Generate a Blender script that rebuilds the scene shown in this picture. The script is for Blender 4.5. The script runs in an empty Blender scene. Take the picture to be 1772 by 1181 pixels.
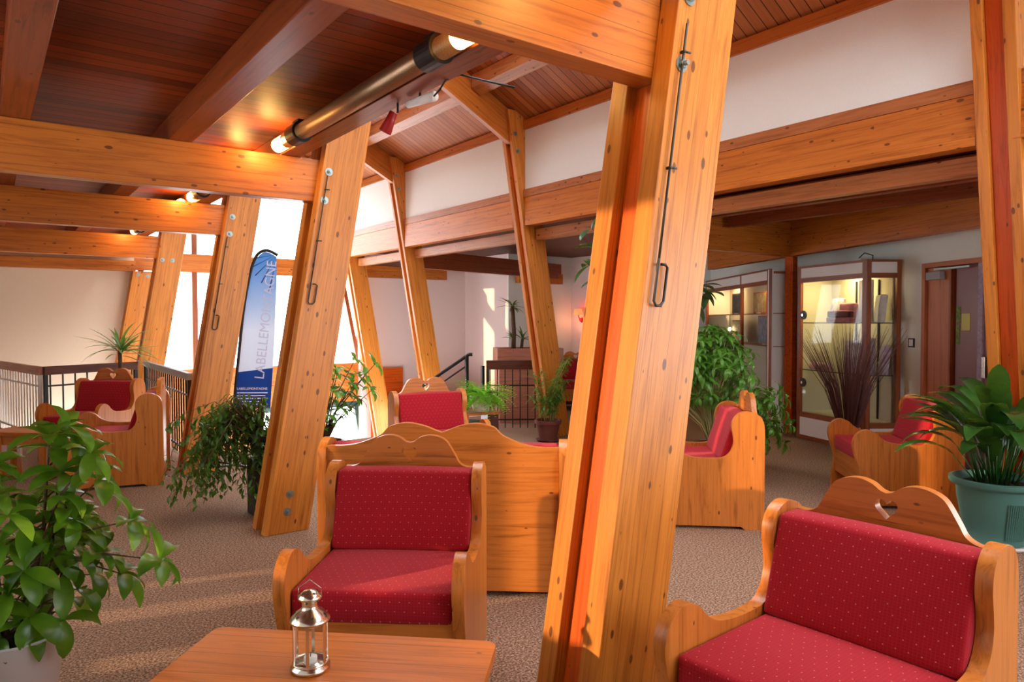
import bpy, bmesh, math, random
from mathutils import Vector, Matrix
from mathutils.geometry import tessellate_polygon
PI = math.pi
R = random.Random(7)
sc = bpy.context.scene
COL = sc.collection

# ------------------------------------------------------------------ camera
cam_d = bpy.data.cameras.new('camera')
cam_d.sensor_width = 36.0
cam_d.lens = 1225.2 / 1772 * 36
cam_d.clip_start = 0.05
cam = bpy.data.objects.new('camera', cam_d)
COL.objects.link(cam)
cam.location = (0, 0, 1.47)
cam.rotation_euler = (PI / 2 - 0.0288, 0.0023, -0.6425)
sc.camera = cam
# ------------------------------------------------------------------ light and exposure
sc.view_settings.view_transform = 'Standard'
sc.view_settings.look = 'None'
sc.view_settings.gamma = 1
sc.view_settings.use_curve_mapping = False
sc.view_settings.exposure = 0.2
wd = bpy.data.worlds.new('world')
sc.world = wd
wd.use_nodes = True
bg = wd.node_tree.nodes['Background']
bg.inputs[0].default_value = (0.93, 0.96, 1.0, 1)
bg.inputs[1].default_value = 8.0
sun_d = bpy.data.lights.new('sun', 'SUN')
sun_d.energy = 5.0
sun_d.angle = math.radians(0.8)
sun_d.color = (1.0, 0.70, 0.40)
sun = bpy.data.objects.new('sun', sun_d)
COL.objects.link(sun)
SUN_DIR = Vector((0.95, -0.27, -0.22))
sun.rotation_euler = SUN_DIR.to_track_quat('-Z', 'Y').to_euler()
sun.location = (-6, 3, 4)


# ------------------------------------------------------------------ materials
def newmat(name):
    m = bpy.data.materials.new(name)
    m.use_nodes = True
    nt = m.node_tree
    return m, nt, nt.nodes['Principled BSDF']


class N:
    """tiny node helper"""
    def __init__(s, nt):
        s.nt = nt

    def add(s, t, **k):
        n = s.nt.nodes.new(t)
        for a, b in k.items():
            setattr(n, a, b)
        return n

    def link(s, a, b):
        s.nt.links.new(a, b)

    def val(s, sock, v):
        if isinstance(v, (int, float)):
            sock.default_value = v
        elif isinstance(v, tuple):
            sock.default_value = v
        else:
            s.link(v, sock)

    def math(s, op, a, b=0.0, c=None):
        n = s.add('ShaderNodeMath', operation=op)
        s.val(n.inputs[0], a)
        s.val(n.inputs[1], b)
        if c is not None:
            s.val(n.inputs[2], c)
        return n.outputs[0]

    def coords(s, kind='Object'):
        return s.add('ShaderNodeTexCoord').outputs[kind]

    def mapping(s, v, scale, loc=(0, 0, 0)):
        n = s.add('ShaderNodeMapping')
        s.link(v, n.inputs[0])
        n.inputs['Scale'].default_value = scale
        n.inputs['Location'].default_value = loc
        return n.outputs[0]

    def noise(s, v, scale, detail=3, rough=.55, dist=0.0):
        n = s.add('ShaderNodeTexNoise')
        s.link(v, n.inputs['Vector'])
        n.inputs['Scale'].default_value = scale
        n.inputs['Detail'].default_value = detail
        n.inputs['Roughness'].default_value = rough
        n.inputs['Distortion'].default_value = dist
        return n.outputs['Fac']

    def ramp(s, f, stops):
        n = s.add('ShaderNodeValToRGB')
        e = n.color_ramp.elements
        while len(e) < len(stops):
            e.new(.5)
        for i, (p, c) in enumerate(stops):
            e[i].position = p
            e[i].color = (*c, 1) if len(c) == 3 else c
        s.link(f, n.inputs[0])
        return n.outputs[0]

    def mix(s, f, a, b, mode='MIX'):
        n = s.add('ShaderNodeMix', data_type='RGBA', blend_type=mode)
        s.val(n.inputs[0], f)
        for sock, v in ((n.inputs[6], a), (n.inputs[7], b)):
            if isinstance(v, tuple):
                sock.default_value = (*v, 1) if len(v) == 3 else v
            else:
                s.link(v, sock)
        return n.outputs[2]

    def bump(s, h, strength, dist=.002):
        n = s.add('ShaderNodeBump')
        n.inputs['Strength'].default_value = strength
        n.inputs['Distance'].default_value = dist
        s.link(h, n.inputs['Height'])
        return n.outputs[0]


def wood(name, light, dark, knot=(.10, .028, .008), rough=.38, lam=0.0, lam_axis=2, knots=1.0, axis=0, grain=1.0):
    """knotty softwood, grain along the local axis given"""
    m, nt, p = newmat(name)
    n = N(nt)
    oi = n.add('ShaderNodeObjectInfo').outputs['Random']
    co = n.coords('Object')
    off = n.add('ShaderNodeCombineXYZ')
    for i in range(3):
        n.link(n.math('MULTIPLY', oi, 13.7 + 7 * i), off.inputs[i])
    va = n.add('ShaderNodeVectorMath', operation='ADD')
    n.link(co, va.inputs[0])
    n.link(off.outputs[0], va.inputs[1])
    v = va.outputs[0]
    sg = [14 * grain] * 3
    sg[axis] = .7 * grain
    f = n.noise(n.mapping(v, tuple(sg)), 2.6, 6, .65, .8)
    c = n.ramp(f, [(.30, tuple(a * .62 for a in dark)), (.5, tuple((a + b) / 2 for a, b in zip(light, dark))), (.72, light)])
    broad = n.noise(n.mapping(v, tuple(1.2 if i == axis else 4 for i in range(3))), 1.3, 2)
    c = n.mix(n.math('MULTIPLY', broad, .35), c, tuple(a * .62 for a in dark))
    if lam:
        sep = n.add('ShaderNodeSeparateXYZ')
        n.link(co, sep.inputs[0])
        q = n.math('DIVIDE', sep.outputs[lam_axis], lam)
        fl = n.math('FLOOR', q)
        wn = n.add('ShaderNodeTexWhiteNoise', noise_dimensions='1D')
        n.link(n.math('ADD', fl, n.math('MULTIPLY', oi, 91.0)), wn.inputs['W'])
        c = n.mix(n.math('MULTIPLY', wn.outputs['Value'], .26), c, tuple(a * .55 for a in dark))
        fr = n.math('FRACT', q)
        ln = n.math('LESS_THAN', fr, .025)
        c = n.mix(n.math('MULTIPLY', ln, .6), c, knot)
    if knots:
        sk = [19.0] * 3
        sk[axis] = 9.0
        vo = n.add('ShaderNodeTexVoronoi', feature='F1')
        n.link(n.mapping(v, tuple(sk)), vo.inputs['Vector'])
        vo.inputs['Scale'].default_value = 1.0
        wn = n.add('ShaderNodeTexWhiteNoise', noise_dimensions='3D')
        n.link(vo.outputs['Position'], wn.inputs['Vector'])
        rad = n.math('MULTIPLY', n.math('SUBTRACT', n.math('MULTIPLY', wn.outputs['Value'], .34), .105), knots)
        k = n.math('SUBTRACT', rad, vo.outputs['Distance'])
        k = n.math('MULTIPLY', k, 22.0)
        cl = n.add('ShaderNodeClamp')
        n.link(k, cl.inputs[0])
        c = n.mix(n.math('MULTIPLY', cl.outputs[0], .85), c, knot)
    n.link(c, p.inputs['Base Color'])
    p.inputs['Roughness'].default_value = rough
    p.inputs['Specular IOR Level'].default_value = .35
    n.link(n.bump(f, .15), p.inputs['Normal'])
    return m


def plain(name, col, rough=.5, metal=0.0, noise=0.0, nscale=20, spec=.4):
    m, nt, p = newmat(name)
    p.inputs['Base Color'].default_value = (*col, 1)
    p.inputs['Roughness'].default_value = rough
    p.inputs['Metallic'].default_value = metal
    p.inputs['Specular IOR Level'].default_value = spec
    if noise:
        n = N(nt)
        f = n.noise(n.coords(), nscale, 4)
        c = n.ramp(f, [(.3, tuple(a * (1 - noise) for a in col)), (.7, col)])
        n.link(c, p.inputs['Base Color'])
        n.link(n.bump(f, .2), p.inputs['Normal'])
    return m


def boards(name, c1, c2, width, axis, rough=.3, dark=(.02, .006, .002)):
    """tongue and groove boards; the axis given runs ACROSS the boards"""
    m, nt, p = newmat(name)
    n = N(nt)
    co = n.coords('Object')
    sep = n.add('ShaderNodeSeparateXYZ')
    n.link(co, sep.inputs[0])
    q = n.math('DIVIDE', sep.outputs[axis], width)
    fr = n.math('FRACT', q)
    wn = n.add('ShaderNodeTexWhiteNoise', noise_dimensions='1D')
    n.link(n.math('FLOOR', q), wn.inputs['W'])
    sg = [1.0, 1.0, 1.0]
    sg[axis] = 22
    f = n.noise(n.mapping(co, tuple(sg)), 1.7, 5, .6, .4)
    fm = n.math('ADD', n.math('MULTIPLY', f, .6), n.math('MULTIPLY', wn.outputs['Value'], .4))
    c = n.ramp(fm, [(.25, c1), (.75, c2)])
    gr = n.math('LESS_THAN', fr, .07)
    c = n.mix(gr, c, dark)
    n.link(c, p.inputs['Base Color'])
    p.inputs['Roughness'].default_value = rough
    p.inputs['Specular IOR Level'].default_value = .18
    h = n.math('SUBTRACT', n.math('MULTIPLY', f, .3), gr)
    n.link(n.bump(h, .5, .004), p.inputs['Normal'])
    return m


def fabric(name, base, thread):
    m, nt, p = newmat(name)
    n = N(nt)
    co = n.coords('Object')
    sep = n.add('ShaderNodeSeparateXYZ')
    n.link(co, sep.inputs[0])
    u = sep.outputs[0]
    v = n.math('ADD', sep.outputs[1], sep.outputs[2])

    def lines(a, step, w):
        return n.math('LESS_THAN', n.math('FRACT', n.math('DIVIDE', a, step)), w)
    fine = n.math('MAXIMUM', lines(u, .0115, .16), lines(v, .0115, .16))
    c = n.mix(n.math('MULTIPLY', fine, .16), base, thread)
    # staggered pale dots
    S = .036
    row = n.math('FLOOR', n.math('DIVIDE', v, S))
    half = n.math('MULTIPLY', n.math('MODULO', row, 2.0), S / 2)
    uu = n.math('SUBTRACT', n.math('FRACT', n.math('DIVIDE', n.math('ADD', u, half), S)), .5)
    vv = n.math('SUBTRACT', n.math('FRACT', n.math('DIVIDE', v, S)), .5)
    d = n.math('MAXIMUM', n.math('ABSOLUTE', uu), n.math('ABSOLUTE', vv))
    c = n.mix(n.math('MULTIPLY', n.math('LESS_THAN', d, .05), .45), c, (.9, .40, .28))
    n.link(c, p.inputs['Base Color'])
    p.inputs['Roughness'].default_value = .85
    p.inputs['Specular IOR Level'].default_value = .2
    p.inputs['Sheen Weight'].default_value = .25
    p.inputs['Sheen Tint'].default_value = (1, .35, .4, 1)
    f = n.noise(co, 420, 2)
    n.link(n.bump(n.math('ADD', f, n.math('MULTIPLY', fine, .6)), .25, .001), p.inputs['Normal'])
    return m


def leafmat(name, c1, c2, trans=.35, rough=.3):
    m, nt, p = newmat(name)
    n = N(nt)
    f = n.noise(n.coords(), 9, 3)
    c = n.ramp(f, [(.3, c1), (.7, c2)])
    n.link(c, p.inputs['Base Color'])
    p.inputs['Roughness'].default_value = rough
    tr = n.add('ShaderNodeBsdfTranslucent')
    n.link(n.mix(.5, c, (.35, .6, .05)), tr.inputs[0])
    mx = n.add('ShaderNodeMixShader')
    mx.inputs[0].default_value = trans
    n.link(p.outputs[0], mx.inputs[1])
    n.link(tr.outputs[0], mx.inputs[2])
    out = [x for x in nt.nodes if x.type == 'OUTPUT_MATERIAL'][0]
    n.link(mx.outputs[0], out.inputs[0])
    return m


def glassmat(name, tint=(.95, .98, .97), gloss=.08):
    m, nt, p = newmat(name)
    n = N(nt)
    t = n.add('ShaderNodeBsdfTransparent')
    t.inputs[0].default_value = (*tint, 1)
    g = n.add('ShaderNodeBsdfGlossy')
    g.inputs['Roughness'].default_value = .03
    mx = n.add('ShaderNodeMixShader')
    mx.inputs[0].default_value = gloss
    n.link(t.outputs[0], mx.inputs[1])
    n.link(g.outputs[0], mx.inputs[2])
    out = [x for x in nt.nodes if x.type == 'OUTPUT_MATERIAL'][0]
    n.link(mx.outputs[0], out.inputs[0])
    return m


def emit(name, col, s):
    m, nt, p = newmat(name)
    p.inputs['Base Color'].default_value = (*col, 1)
    p.inputs['Emission Color'].default_value = (*col, 1)
    p.inputs['Emission Strength'].default_value = s
    return m


M = {}
M['post'] = wood('post_wood', (.76, .29, .045), (.54, .16, .018), lam=.065, lam_axis=1)
M['edge'] = wood('plank_edge_wood', (.74, .12, .006), (.54, .075, .003), knots=.8)
M['beam'] = wood('beam_wood', (.70, .24, .035), (.50, .13, .015), lam=.11, lam_axis=2)
M['purlin'] = wood('purlin_wood', (.36, .075, .018), (.22, .04, .010))
M['beamx'] = wood('fascia_wood', (.62, .20, .035), (.46, .12, .015), axis=1)
M['paley'] = wood('sill_strip_wood', (.50, .19, .06), (.38, .12, .035), axis=1)
M['pale'] = wood('pale_purlin_wood', (.62, .27, .10), (.46, .17, .055))
M['pine'] = wood('pine_wood', (.64, .22, .044), (.49, .14, .018), rough=.3, knots=.75, axis=2)
M['pinex'] = wood('pine_wood_across', (.64, .22, .044), (.49, .14, .018), rough=.3, knots=.75, axis=0)
M['table'] = wood('table_wood', (.68, .20, .024), (.54, .135, .012), rough=.33, knots=.5, axis=0, lam=.12, lam_axis=1)
M['dark'] = wood('dark_rail_wood', (.12, .035, .015), (.07, .02, .01), knots=0)
M['pinkwood'] = wood('weathered_rail_wood', (.55, .25, .17), (.42, .16, .10), knots=.5)
M['frame'] = wood('cabinet_frame_wood', (.36, .10, .03), (.24, .06, .018), knots=0, axis=0)
M['doorwood'] = wood('door_wood', (.56, .19, .08), (.46, .14, .055), knots=0, axis=0, grain=.6)
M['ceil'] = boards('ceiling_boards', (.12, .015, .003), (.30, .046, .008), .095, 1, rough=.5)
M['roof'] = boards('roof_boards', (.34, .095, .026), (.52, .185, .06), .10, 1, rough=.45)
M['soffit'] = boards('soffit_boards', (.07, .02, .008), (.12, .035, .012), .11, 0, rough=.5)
M['fabric'] = fabric('red_fabric', (.32, .003, .010), (.62, .05, .07))
M['white'] = plain('white_plaster', (.80, .87, .83), .9, noise=.03, nscale=60)
M['cream'] = plain('cream_plaster', (.72, .59, .43), .9, noise=.03, nscale=60)
M['pinkwall'] = plain('blush_plaster', (.78, .64, .60), .9, noise=.03, nscale=60)
M['panel'] = plain('white_panel', (.82, .82, .80), .5)
M['steel'] = plain('galvanised_steel', (.30, .36, .34), .4, .9)
M['tube'] = plain('perforated_metal', (.42, .26, .15), .35, .8, noise=.4, nscale=160)
M['black'] = plain('black_metal', (.012, .012, .013), .4)
M['cord'] = plain('dark_cord', (.03, .025, .02), .5)
M['chrome'] = plain('brushed_silver', (.72, .70, .62), .22, 1.0)
M['grey'] = plain('grey_plastic', (.32, .33, .35), .5)
M['whitepot'] = plain('white_pot', (.66, .64, .66), .4)
M['terra'] = plain('brown_pot', (.15, .045, .035), .45)
M['teal'] = plain('teal_pot', (.06, .17, .145), .45)
M['darkpot'] = plain('dark_pot', (.02, .02, .02), .5)
M['soil'] = plain('soil', (.02, .012, .008), .95, noise=.5, nscale=60)
M['bark'] = plain('bark', (.13, .075, .04), .85, noise=.5, nscale=40)
M['twig'] = plain('brown_twig', (.075, .018, .014), .6)
M['straw'] = plain('pale_stem', (.42, .40, .16), .6)
M['leafA'] = leafmat('umbrella_leaf', (.035, .125, .010), (.13, .30, .016), .40)
M['leafB'] = leafmat('fig_leaf', (.03, .10, .015), (.08, .20, .025), .35)
M['leafC'] = leafmat('schefflera_leaf', (.05, .18, .02), (.14, .34, .045), .35)
M['leafD'] = leafmat('aspidistra_leaf', (.008, .045, .008), (.03, .12, .02), .18, .25)
M['leafE'] = leafmat('fern_leaf', (.20, .58, .03), (.38, .80, .06), .40, .5)
M['leafF'] = leafmat('rubber_leaf', (.015, .06, .02), (.05, .14, .06), .15, .2)
M['leafG'] = leafmat('yucca_leaf', (.04, .14, .03), (.12, .26, .06), .25)
M['glass'] = glassmat('clear_glass', (.97, .985, .975), .02)
M['pane'] = glassmat('window_glass', (.98, .99, 1), .03)
M['red'] = plain('red_lacquer', (.35, .012, .012), .35)
M['wax'] = plain('white_wax', (.8, .78, .72), .6)
M['lamp'] = emit('lamp_glow', (1.0, .62, .18), 14)
M['lampred'] = emit('lit_red_shade', (1.0, .16, .05), 1.6)
M['bulb'] = emit('bulb_glow', (1.0, .70, .35), 25)
M['green'] = plain('green_frame', (.012, .05, .035), .4)


def carpet():
    m, nt, p = newmat('speckled_carpet')
    n = N(nt)
    co = n.coords()
    f = n.noise(co, 95, 3, .75)
    g = n.noise(co, 3, 3)
    c = n.ramp(f, [(.36, (.05, .026, .017)), (.5, (.25, .142, .088)), (.64, (.56, .385, .27))])
    c = n.mix(n.math('MULTIPLY', g, .3), c, (.17, .095, .06))
    n.link(c, p.inputs['Base Color'])
    p.inputs['Roughness'].default_value = .95
    p.inputs['Specular IOR Level'].default_value = .15
    n.link(n.bump(f, .3, .003), p.inputs['Normal'])
    return m


M['carpet'] = carpet()


# ------------------------------------------------------------------ object helpers
def empty(name, loc=(0, 0, 0), rz=0.0):
    o = bpy.data.objects.new(name, None)
    o.empty_display_size = .1
    COL.objects.link(o)
    o.location = loc
    o.rotation_euler = (0, 0, rz)
    return o


def tag(o, label, cat, group=None):
    o['label'] = label
    o['category'] = cat
    if group:
        o['group'] = group
    return o


def thing(name, label, cat, loc=(0, 0, 0), rz=0.0, group=None):
    return tag(empty(name, loc, rz), label, cat, group)


def obj(name, verts, faces, mat, parent=None, smooth=False, bevel=0.0, subsurf=0, loc=None, label=None):
    me = bpy.data.meshes.new(name)
    me.from_pydata([tuple(v) for v in verts], [], faces)
    me.update()
    bm = bmesh.new()
    bm.from_mesh(me)
    bmesh.ops.recalc_face_normals(bm, faces=bm.faces)
    bm.to_mesh(me)
    bm.free()
    me.materials.append(mat)
    if smooth:
        me.polygons.foreach_set('use_smooth', [True] * len(me.polygons))
    o = bpy.data.objects.new(name, me)
    COL.objects.link(o)
    if parent:
        o.parent = parent
    if loc is not None:
        o.location = loc
    if bevel:
        b = o.modifiers.new('bevel', 'BEVEL')
        b.width = bevel
        b.segments = 2
        b.limit_method = 'ANGLE'
        b.angle_limit = math.radians(40)
    if subsurf:
        s = o.modifiers.new('subsurf', 'SUBSURF')
        s.levels = s.render_levels = subsurf
    if label:
        o['label'] = label
    return o


CUBE_F = [(0, 1, 2, 3), (7, 6, 5, 4), (0, 4, 5, 1), (1, 5, 6, 2), (2, 6, 7, 3), (3, 7, 4, 0)]


def box_v(x0, x1, y0, y1, z0, z1):
    return [(x0, y0, z0), (x1, y0, z0), (x1, y1, z0), (x0, y1, z0), (x0, y0, z1), (x1, y0, z1), (x1, y1, z1), (x0, y1, z1)]


class MB:
    def __init__(s):
        s.v = []
        s.f = []

    def add(s, v, f):
        k = len(s.v)
        s.v += [tuple(a) for a in v]
        s.f += [tuple(i + k for i in q) for q in f]
        return s

    def box(s, *a):
        return s.add(box_v(*a), CUBE_F)

    def tube(s, pts, rad, n=8, cap=True):
        pts = [Vector(p) for p in pts]
        rads = rad if isinstance(rad, (list, tuple)) else [rad] * len(pts)
        ring = []
        prev = None
        for i, p in enumerate(pts):
            a = pts[max(i - 1, 0)]
            b = pts[min(i + 1, len(pts) - 1)]
            t = (b - a).normalized()
            if prev is None:
                q = Vector((0, 0, 1)) if abs(t.z) < .9 else Vector((1, 0, 0))
                u = t.cross(q).normalized()
            else:
                u = (prev - t * prev.dot(t)).normalized()
            prev = u
            w = t.cross(u)
            ring.append([p + (u * math.cos(2 * PI * k / n) + w * math.sin(2 * PI * k / n)) * rads[i] for k in range(n)])
        v = [x for r in ring for x in r]
        f = []
        for i in range(len(pts) - 1):
            for k in range(n):
                f.append((i * n + k, i * n + (k + 1) % n, (i + 1) * n + (k + 1) % n, (i + 1) * n + k))
        if cap:
            f.append(tuple(range(n)))
            f.append(tuple((len(pts) - 1) * n + k for k in range(n)))
        return s.add(v, f)

    def lathe(s, prof, n=32, c=(0, 0, 0)):
        v = []
        f = []
        for r, z in prof:
            for k in range(n):
                a = 2 * PI * k / n
                v.append((c[0] + r * math.cos(a), c[1] + r * math.sin(a), c[2] + z))
        for i in range(len(prof) - 1):
            for k in range(n):
                f.append((i * n + k, i * n + (k + 1) % n, (i + 1) * n + (k + 1) % n, (i + 1) * n + k))
        if prof[0][0] > 1e-4:
            f.append(tuple(range(n)))
        if prof[-1][0] > 1e-4:
            f.append(tuple((len(prof) - 1) * n + k for k in range(n)))
        return s.add(v, f)

    def leaf(s, base, d, up, L, W, droop=.3, fold=.15, n=5, tip=.0, shape=1.0):
        d = Vector(d).normalized()
        up = Vector(up)
        side = d.cross(up)
        if side.length < 1e-3:
            side = d.cross(Vector((1, 0, 0)))
        side.normalize()
        up = side.cross(d).normalized()
        p = Vector(base)
        k = len(s.v)
        th = 0.0
        rows = []
        for i in range(n + 1):
            t = i / n
            w = W * .5 * (math.sin(PI * min(1, t ** shape * .96 + .03)) ** .8) + .0006
            dd = (d * math.cos(th) - up * math.sin(th))
            uu = (up * math.cos(th) + d * math.sin(th))
            rows.append((p - side * w + uu * w * fold * 2, p.copy(), p + side * w + uu * w * fold * 2))
            p = p + dd * (L / n)
            th += droop * 1.6 / n
        for r in rows:
            s.v += [tuple(x) for x in r]
        for i in range(n):
            a = k + i * 3
            s.f += [(a, a + 1, a + 4, a + 3), (a + 1, a + 2, a + 5, a + 4)]
        return s

    def build(s, name, mat, parent=None, smooth=False, bevel=0.0, label=None, subsurf=0):
        return obj(name, s.v, s.f, mat, parent, smooth, bevel, subsurf, None, label)


def box(name, x0, x1, y0, y1, z0, z1, mat, parent=None, bevel=0.0, label=None):
    """box whose local origin is its centre"""
    c = ((x0 + x1) / 2, (y0 + y1) / 2, (z0 + z1) / 2)
    hx, hy, hz = (x1 - x0) / 2, (y1 - y0) / 2, (z1 - z0) / 2
    return obj(name, box_v(-hx, hx, -hy, hy, -hz, hz), CUBE_F, mat, parent, False, bevel, 0, c, label)


def hexa(name, v8, axis, mat, parent=None, bevel=.004, ploc=(0, 0, 0), label=None):
    """eight world corners (box order); local X runs along axis so the grain follows it"""
    v8 = [Vector(v) for v in v8]
    o = sum(v8, Vector()) / 8
    x = Vector(axis).normalized()
    q = Vector((0, 0, 1)) if abs(x.z) < .8 else Vector((0, 1, 0))
    y = q.cross(x).normalized()
    z = x.cross(y)
    m = Matrix((x, y, z)).transposed().to_4x4()
    m.translation = o
    inv = m.inverted()
    ob = obj(name, [inv @ v for v in v8], CUBE_F, mat, parent, False, bevel, 0, None, label)
    ob.matrix_local = Matrix.Translation(-Vector(ploc)) @ m
    return ob


def bar(name, p0, p1, w, h, mat, parent=None, bevel=.004, ploc=(0, 0, 0), zoff=0.0):
    """horizontal (or sloping) timber: p0-p1 is the middle of its underside"""
    p0, p1 = Vector(p0), Vector(p1)
    d = (p1 - p0)
    s = Vector((-d.y, d.x, 0)).normalized() * (w / 2)
    up = Vector((0, 0, h))
    v = [p0 - s, p1 - s, p1 + s, p0 + s]
    return hexa(name, v + [a + up for a in v], d, mat, parent, bevel, ploc)


def profile(name, loops, thick, mat, parent=None, bevel=.006, matrix=None, label=None):
    """filled 2D outline (with holes) extruded to a board with softened edges"""
    clean = []
    for lp in loops:
        q = []
        for p in lp:
            if not q or (abs(p[0] - q[-1][0]) + abs(p[1] - q[-1][1])) > 1e-5:
                q.append((p[0], p[1]))
        if abs(q[0][0] - q[-1][0]) + abs(q[0][1] - q[-1][1]) < 1e-5:
            q.pop()
        clean.append(q)
    tris = tessellate_polygon([[Vector((x, y, 0)) for x, y in lp] for lp in clean])
    flat = [p for lp in clean for p in lp]
    n = len(flat)
    v = [(x, y, -thick / 2) for x, y in flat] + [(x, y, thick / 2) for x, y in flat]
    f = [tuple(t) for t in tris] + [tuple(i + n for i in t) for t in tris]
    k = 0
    for lp in clean:
        m = len(lp)
        for i in range(m):
            j = (i + 1) % m
            f.append((k + i, k + j, n + k + j, n + k + i))
        k += m
    if matrix is not None:
        v = [matrix @ Vector(p) for p in v]
    o = obj(name, v, f, mat, parent, True, bevel, 0, None, label)
    o.data.set_sharp_from_angle(angle=math.radians(40))
    o.modifiers['bevel'].angle_limit = math.radians(60)
    o.modifiers['bevel'].harden_normals = False
    return o


def smooth_loop(pts, n=6, closed=False):
    """Catmull-Rom through points; a point (x, y, 1) is a hard corner"""
    out = []
    N_ = len(pts)
    rng = range(N_ if closed else N_ - 1)
    for i in rng:
        p1, p2 = pts[i], pts[(i + 1) % N_]
        c1 = len(p1) > 2
        c2 = len(p2) > 2
        p0 = p1 if c1 else pts[(i - 1) % N_] if (closed or i > 0) else p1
        p3 = p2 if c2 else pts[(i + 2) % N_] if (closed or i + 2 < N_) else p2
        if c1 and c2:
            out.append((p1[0], p1[1]))
            continue
        for k in range(n):
            t = k / n
            q = []
            for a in (0, 1):
                q.append(.5 * (2 * p1[a] + (-p0[a] + p2[a]) * t + (2 * p0[a] - 5 * p1[a] + 4 * p2[a] - p3[a]) * t * t + (-p0[a] + 3 * p1[a] - 3 * p2[a] + p3[a]) * t ** 3))
            out.append(tuple(q))
    if not closed:
        out.append((pts[-1][0], pts[-1][1]))
    return out


def struct(o):
    o['kind'] = 'structure'
    return o


def dup(root, loc, rz, label, group=None):
    r = root.copy()
    COL.objects.link(r)
    r.location = loc
    r.rotation_euler = (0, 0, rz)
    r['label'] = label
    if group:
        r['group'] = group
    for ch in list(root.children):
        c = ch.copy()
        COL.objects.link(c)
        c.parent = r
        for g in list(ch.children):
            d = g.copy()
            COL.objects.link(d)
            d.parent = c
    return r


# ------------------------------------------------------------------ the setting
def multi(name, boxes, mat):
    b = MB()
    for q in boxes:
        b.box(*q)
    return struct(b.build(name, mat))


T0 = -2.6
multi('floor', [(-1.75, 13, -5, 8.2, -.2, 0), (-1.75, 1.75, 8.2, 10.35, -.2, 0), (-1.75, .2, 10.35, 12.6, -.2, 0), (5.3, 13, 8.2, 9.0, -.2, 0), (6.2, 13, 9.0, 13.5, -.2, 0)], M['carpet'])
multi('floor_lower', [(-1, 5.6, 7.5, 12.6, T0 - .1, T0)], M['carpet'])
# low ceiling of boards over the left half, on the purlins
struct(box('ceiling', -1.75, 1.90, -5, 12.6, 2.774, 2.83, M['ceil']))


def roof_z(x):
    return 4.02 + .53 * (5.06 - x)


def roof_piece(name, x0, x1, y0, y1, mat, t=.08, off=0.0):
    vv = [(x0, y0, roof_z(x0) + off), (x1, y0, roof_z(x1) + off), (x1, y1, roof_z(x1) + off), (x0, y1, roof_z(x0) + off)]
    return struct(obj(name, vv + [(a, b, c + t) for a, b, c in vv], CUBE_F, mat))


SK0, SK1 = 1.95, 4.15
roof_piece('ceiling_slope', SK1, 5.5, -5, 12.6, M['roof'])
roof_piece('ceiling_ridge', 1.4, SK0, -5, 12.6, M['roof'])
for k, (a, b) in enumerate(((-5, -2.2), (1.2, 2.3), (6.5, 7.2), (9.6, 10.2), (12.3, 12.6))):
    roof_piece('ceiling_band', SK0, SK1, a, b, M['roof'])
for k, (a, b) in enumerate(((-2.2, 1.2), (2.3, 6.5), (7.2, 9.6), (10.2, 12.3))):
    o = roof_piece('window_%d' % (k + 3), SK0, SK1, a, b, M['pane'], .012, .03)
# upstand wall that closes the gap between the low ceiling and the roof
struct(box('wall_upstand', 1.46, 1.54, -5, 12.6, 2.83, 5.88, M['ceil']))
# clerestory above the right hand row of posts
CLX = 5.285
struct(box('wall_clerestory', CLX, CLX + .1, -5, 12.6, 3.047, 3.84, M['white']))
struct(box('trim_fascia', CLX - .03, CLX + .1, -5, 12.6, 3.765, 3.875, M['beamx']))
struct(box('trim_sill', CLX - .035, CLX + .12, -5, 12.6, 2.955, 3.047, M['paley']))
# soffit of the aisle
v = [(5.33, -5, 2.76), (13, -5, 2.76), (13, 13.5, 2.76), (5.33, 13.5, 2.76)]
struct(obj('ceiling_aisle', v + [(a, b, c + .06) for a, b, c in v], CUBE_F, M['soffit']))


def wall(name, p, q, z0, z1, mat, t=.12, side=1):
    d = Vector((q[0] - p[0], q[1] - p[1], 0)).normalized()
    n = Vector((-d.y, d.x, 0)) * t * side
    a, b = Vector((*p, z0)), Vector((*q, z0))
    vv = [a, b, b + n, a + n]
    return struct(obj(name, vv + [Vector((w.x, w.y, z1)) for w in vv], CUBE_F, mat))


# faceted outer wall of the aisle (right), far walls
def c2w(X, Z):
    c, s = math.cos(.6425), math.sin(.6425)
    return (c * X + s * Z, -s * X + c * Z)


WR0, WR1 = c2w(5.05, 2.0), c2w(4.055, 9.9)
WR2, WR3 = c2w(3.78, 13.5), c2w(3.0, 16.0)


def along(a, b, t):
    return (a[0] + (b[0] - a[0]) * t, a[1] + (b[1] - a[1]) * t)


EY = 12.6
# left end wall (cream) and far wall (blush)
struct(box('wall_back', -1.75, 1.95, EY, EY + .15, T0, 5.9, M['cream']))
struct(box('wall_far', 5.75, 8.13, EY - .1, EY + .1, T0, 3.0, M['pinkwall']))
struct(box('wall_return', 8.13, 8.25, 11.0, EY + .1, T0, 3.0, M['pinkwall']))
struct(box('wall_recess', 8.13, 9.80, 10.97, 11.08, 0, 3.0, M['white']))
struct(box('wall_nook', 9.74, 9.86, 9.6, 11.0, 0, 3.0, M['pinkwall']))
wall('wall_curved', (9.8, 9.6), WR2, 0, 3.0, M['white'], .1)
wall('wall_bay', WR2, WR1, 0, 3.0, M['white'], .12, 1)
# gable above the windows
struct(box('wall_gable', 1.95, 5.75, EY, EY + .15, 3.75, 5.9, M['cream']))

# ------------------------------------------------------------------ end windows
w1 = struct(empty('window_1', (0, EY, 0)))


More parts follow.
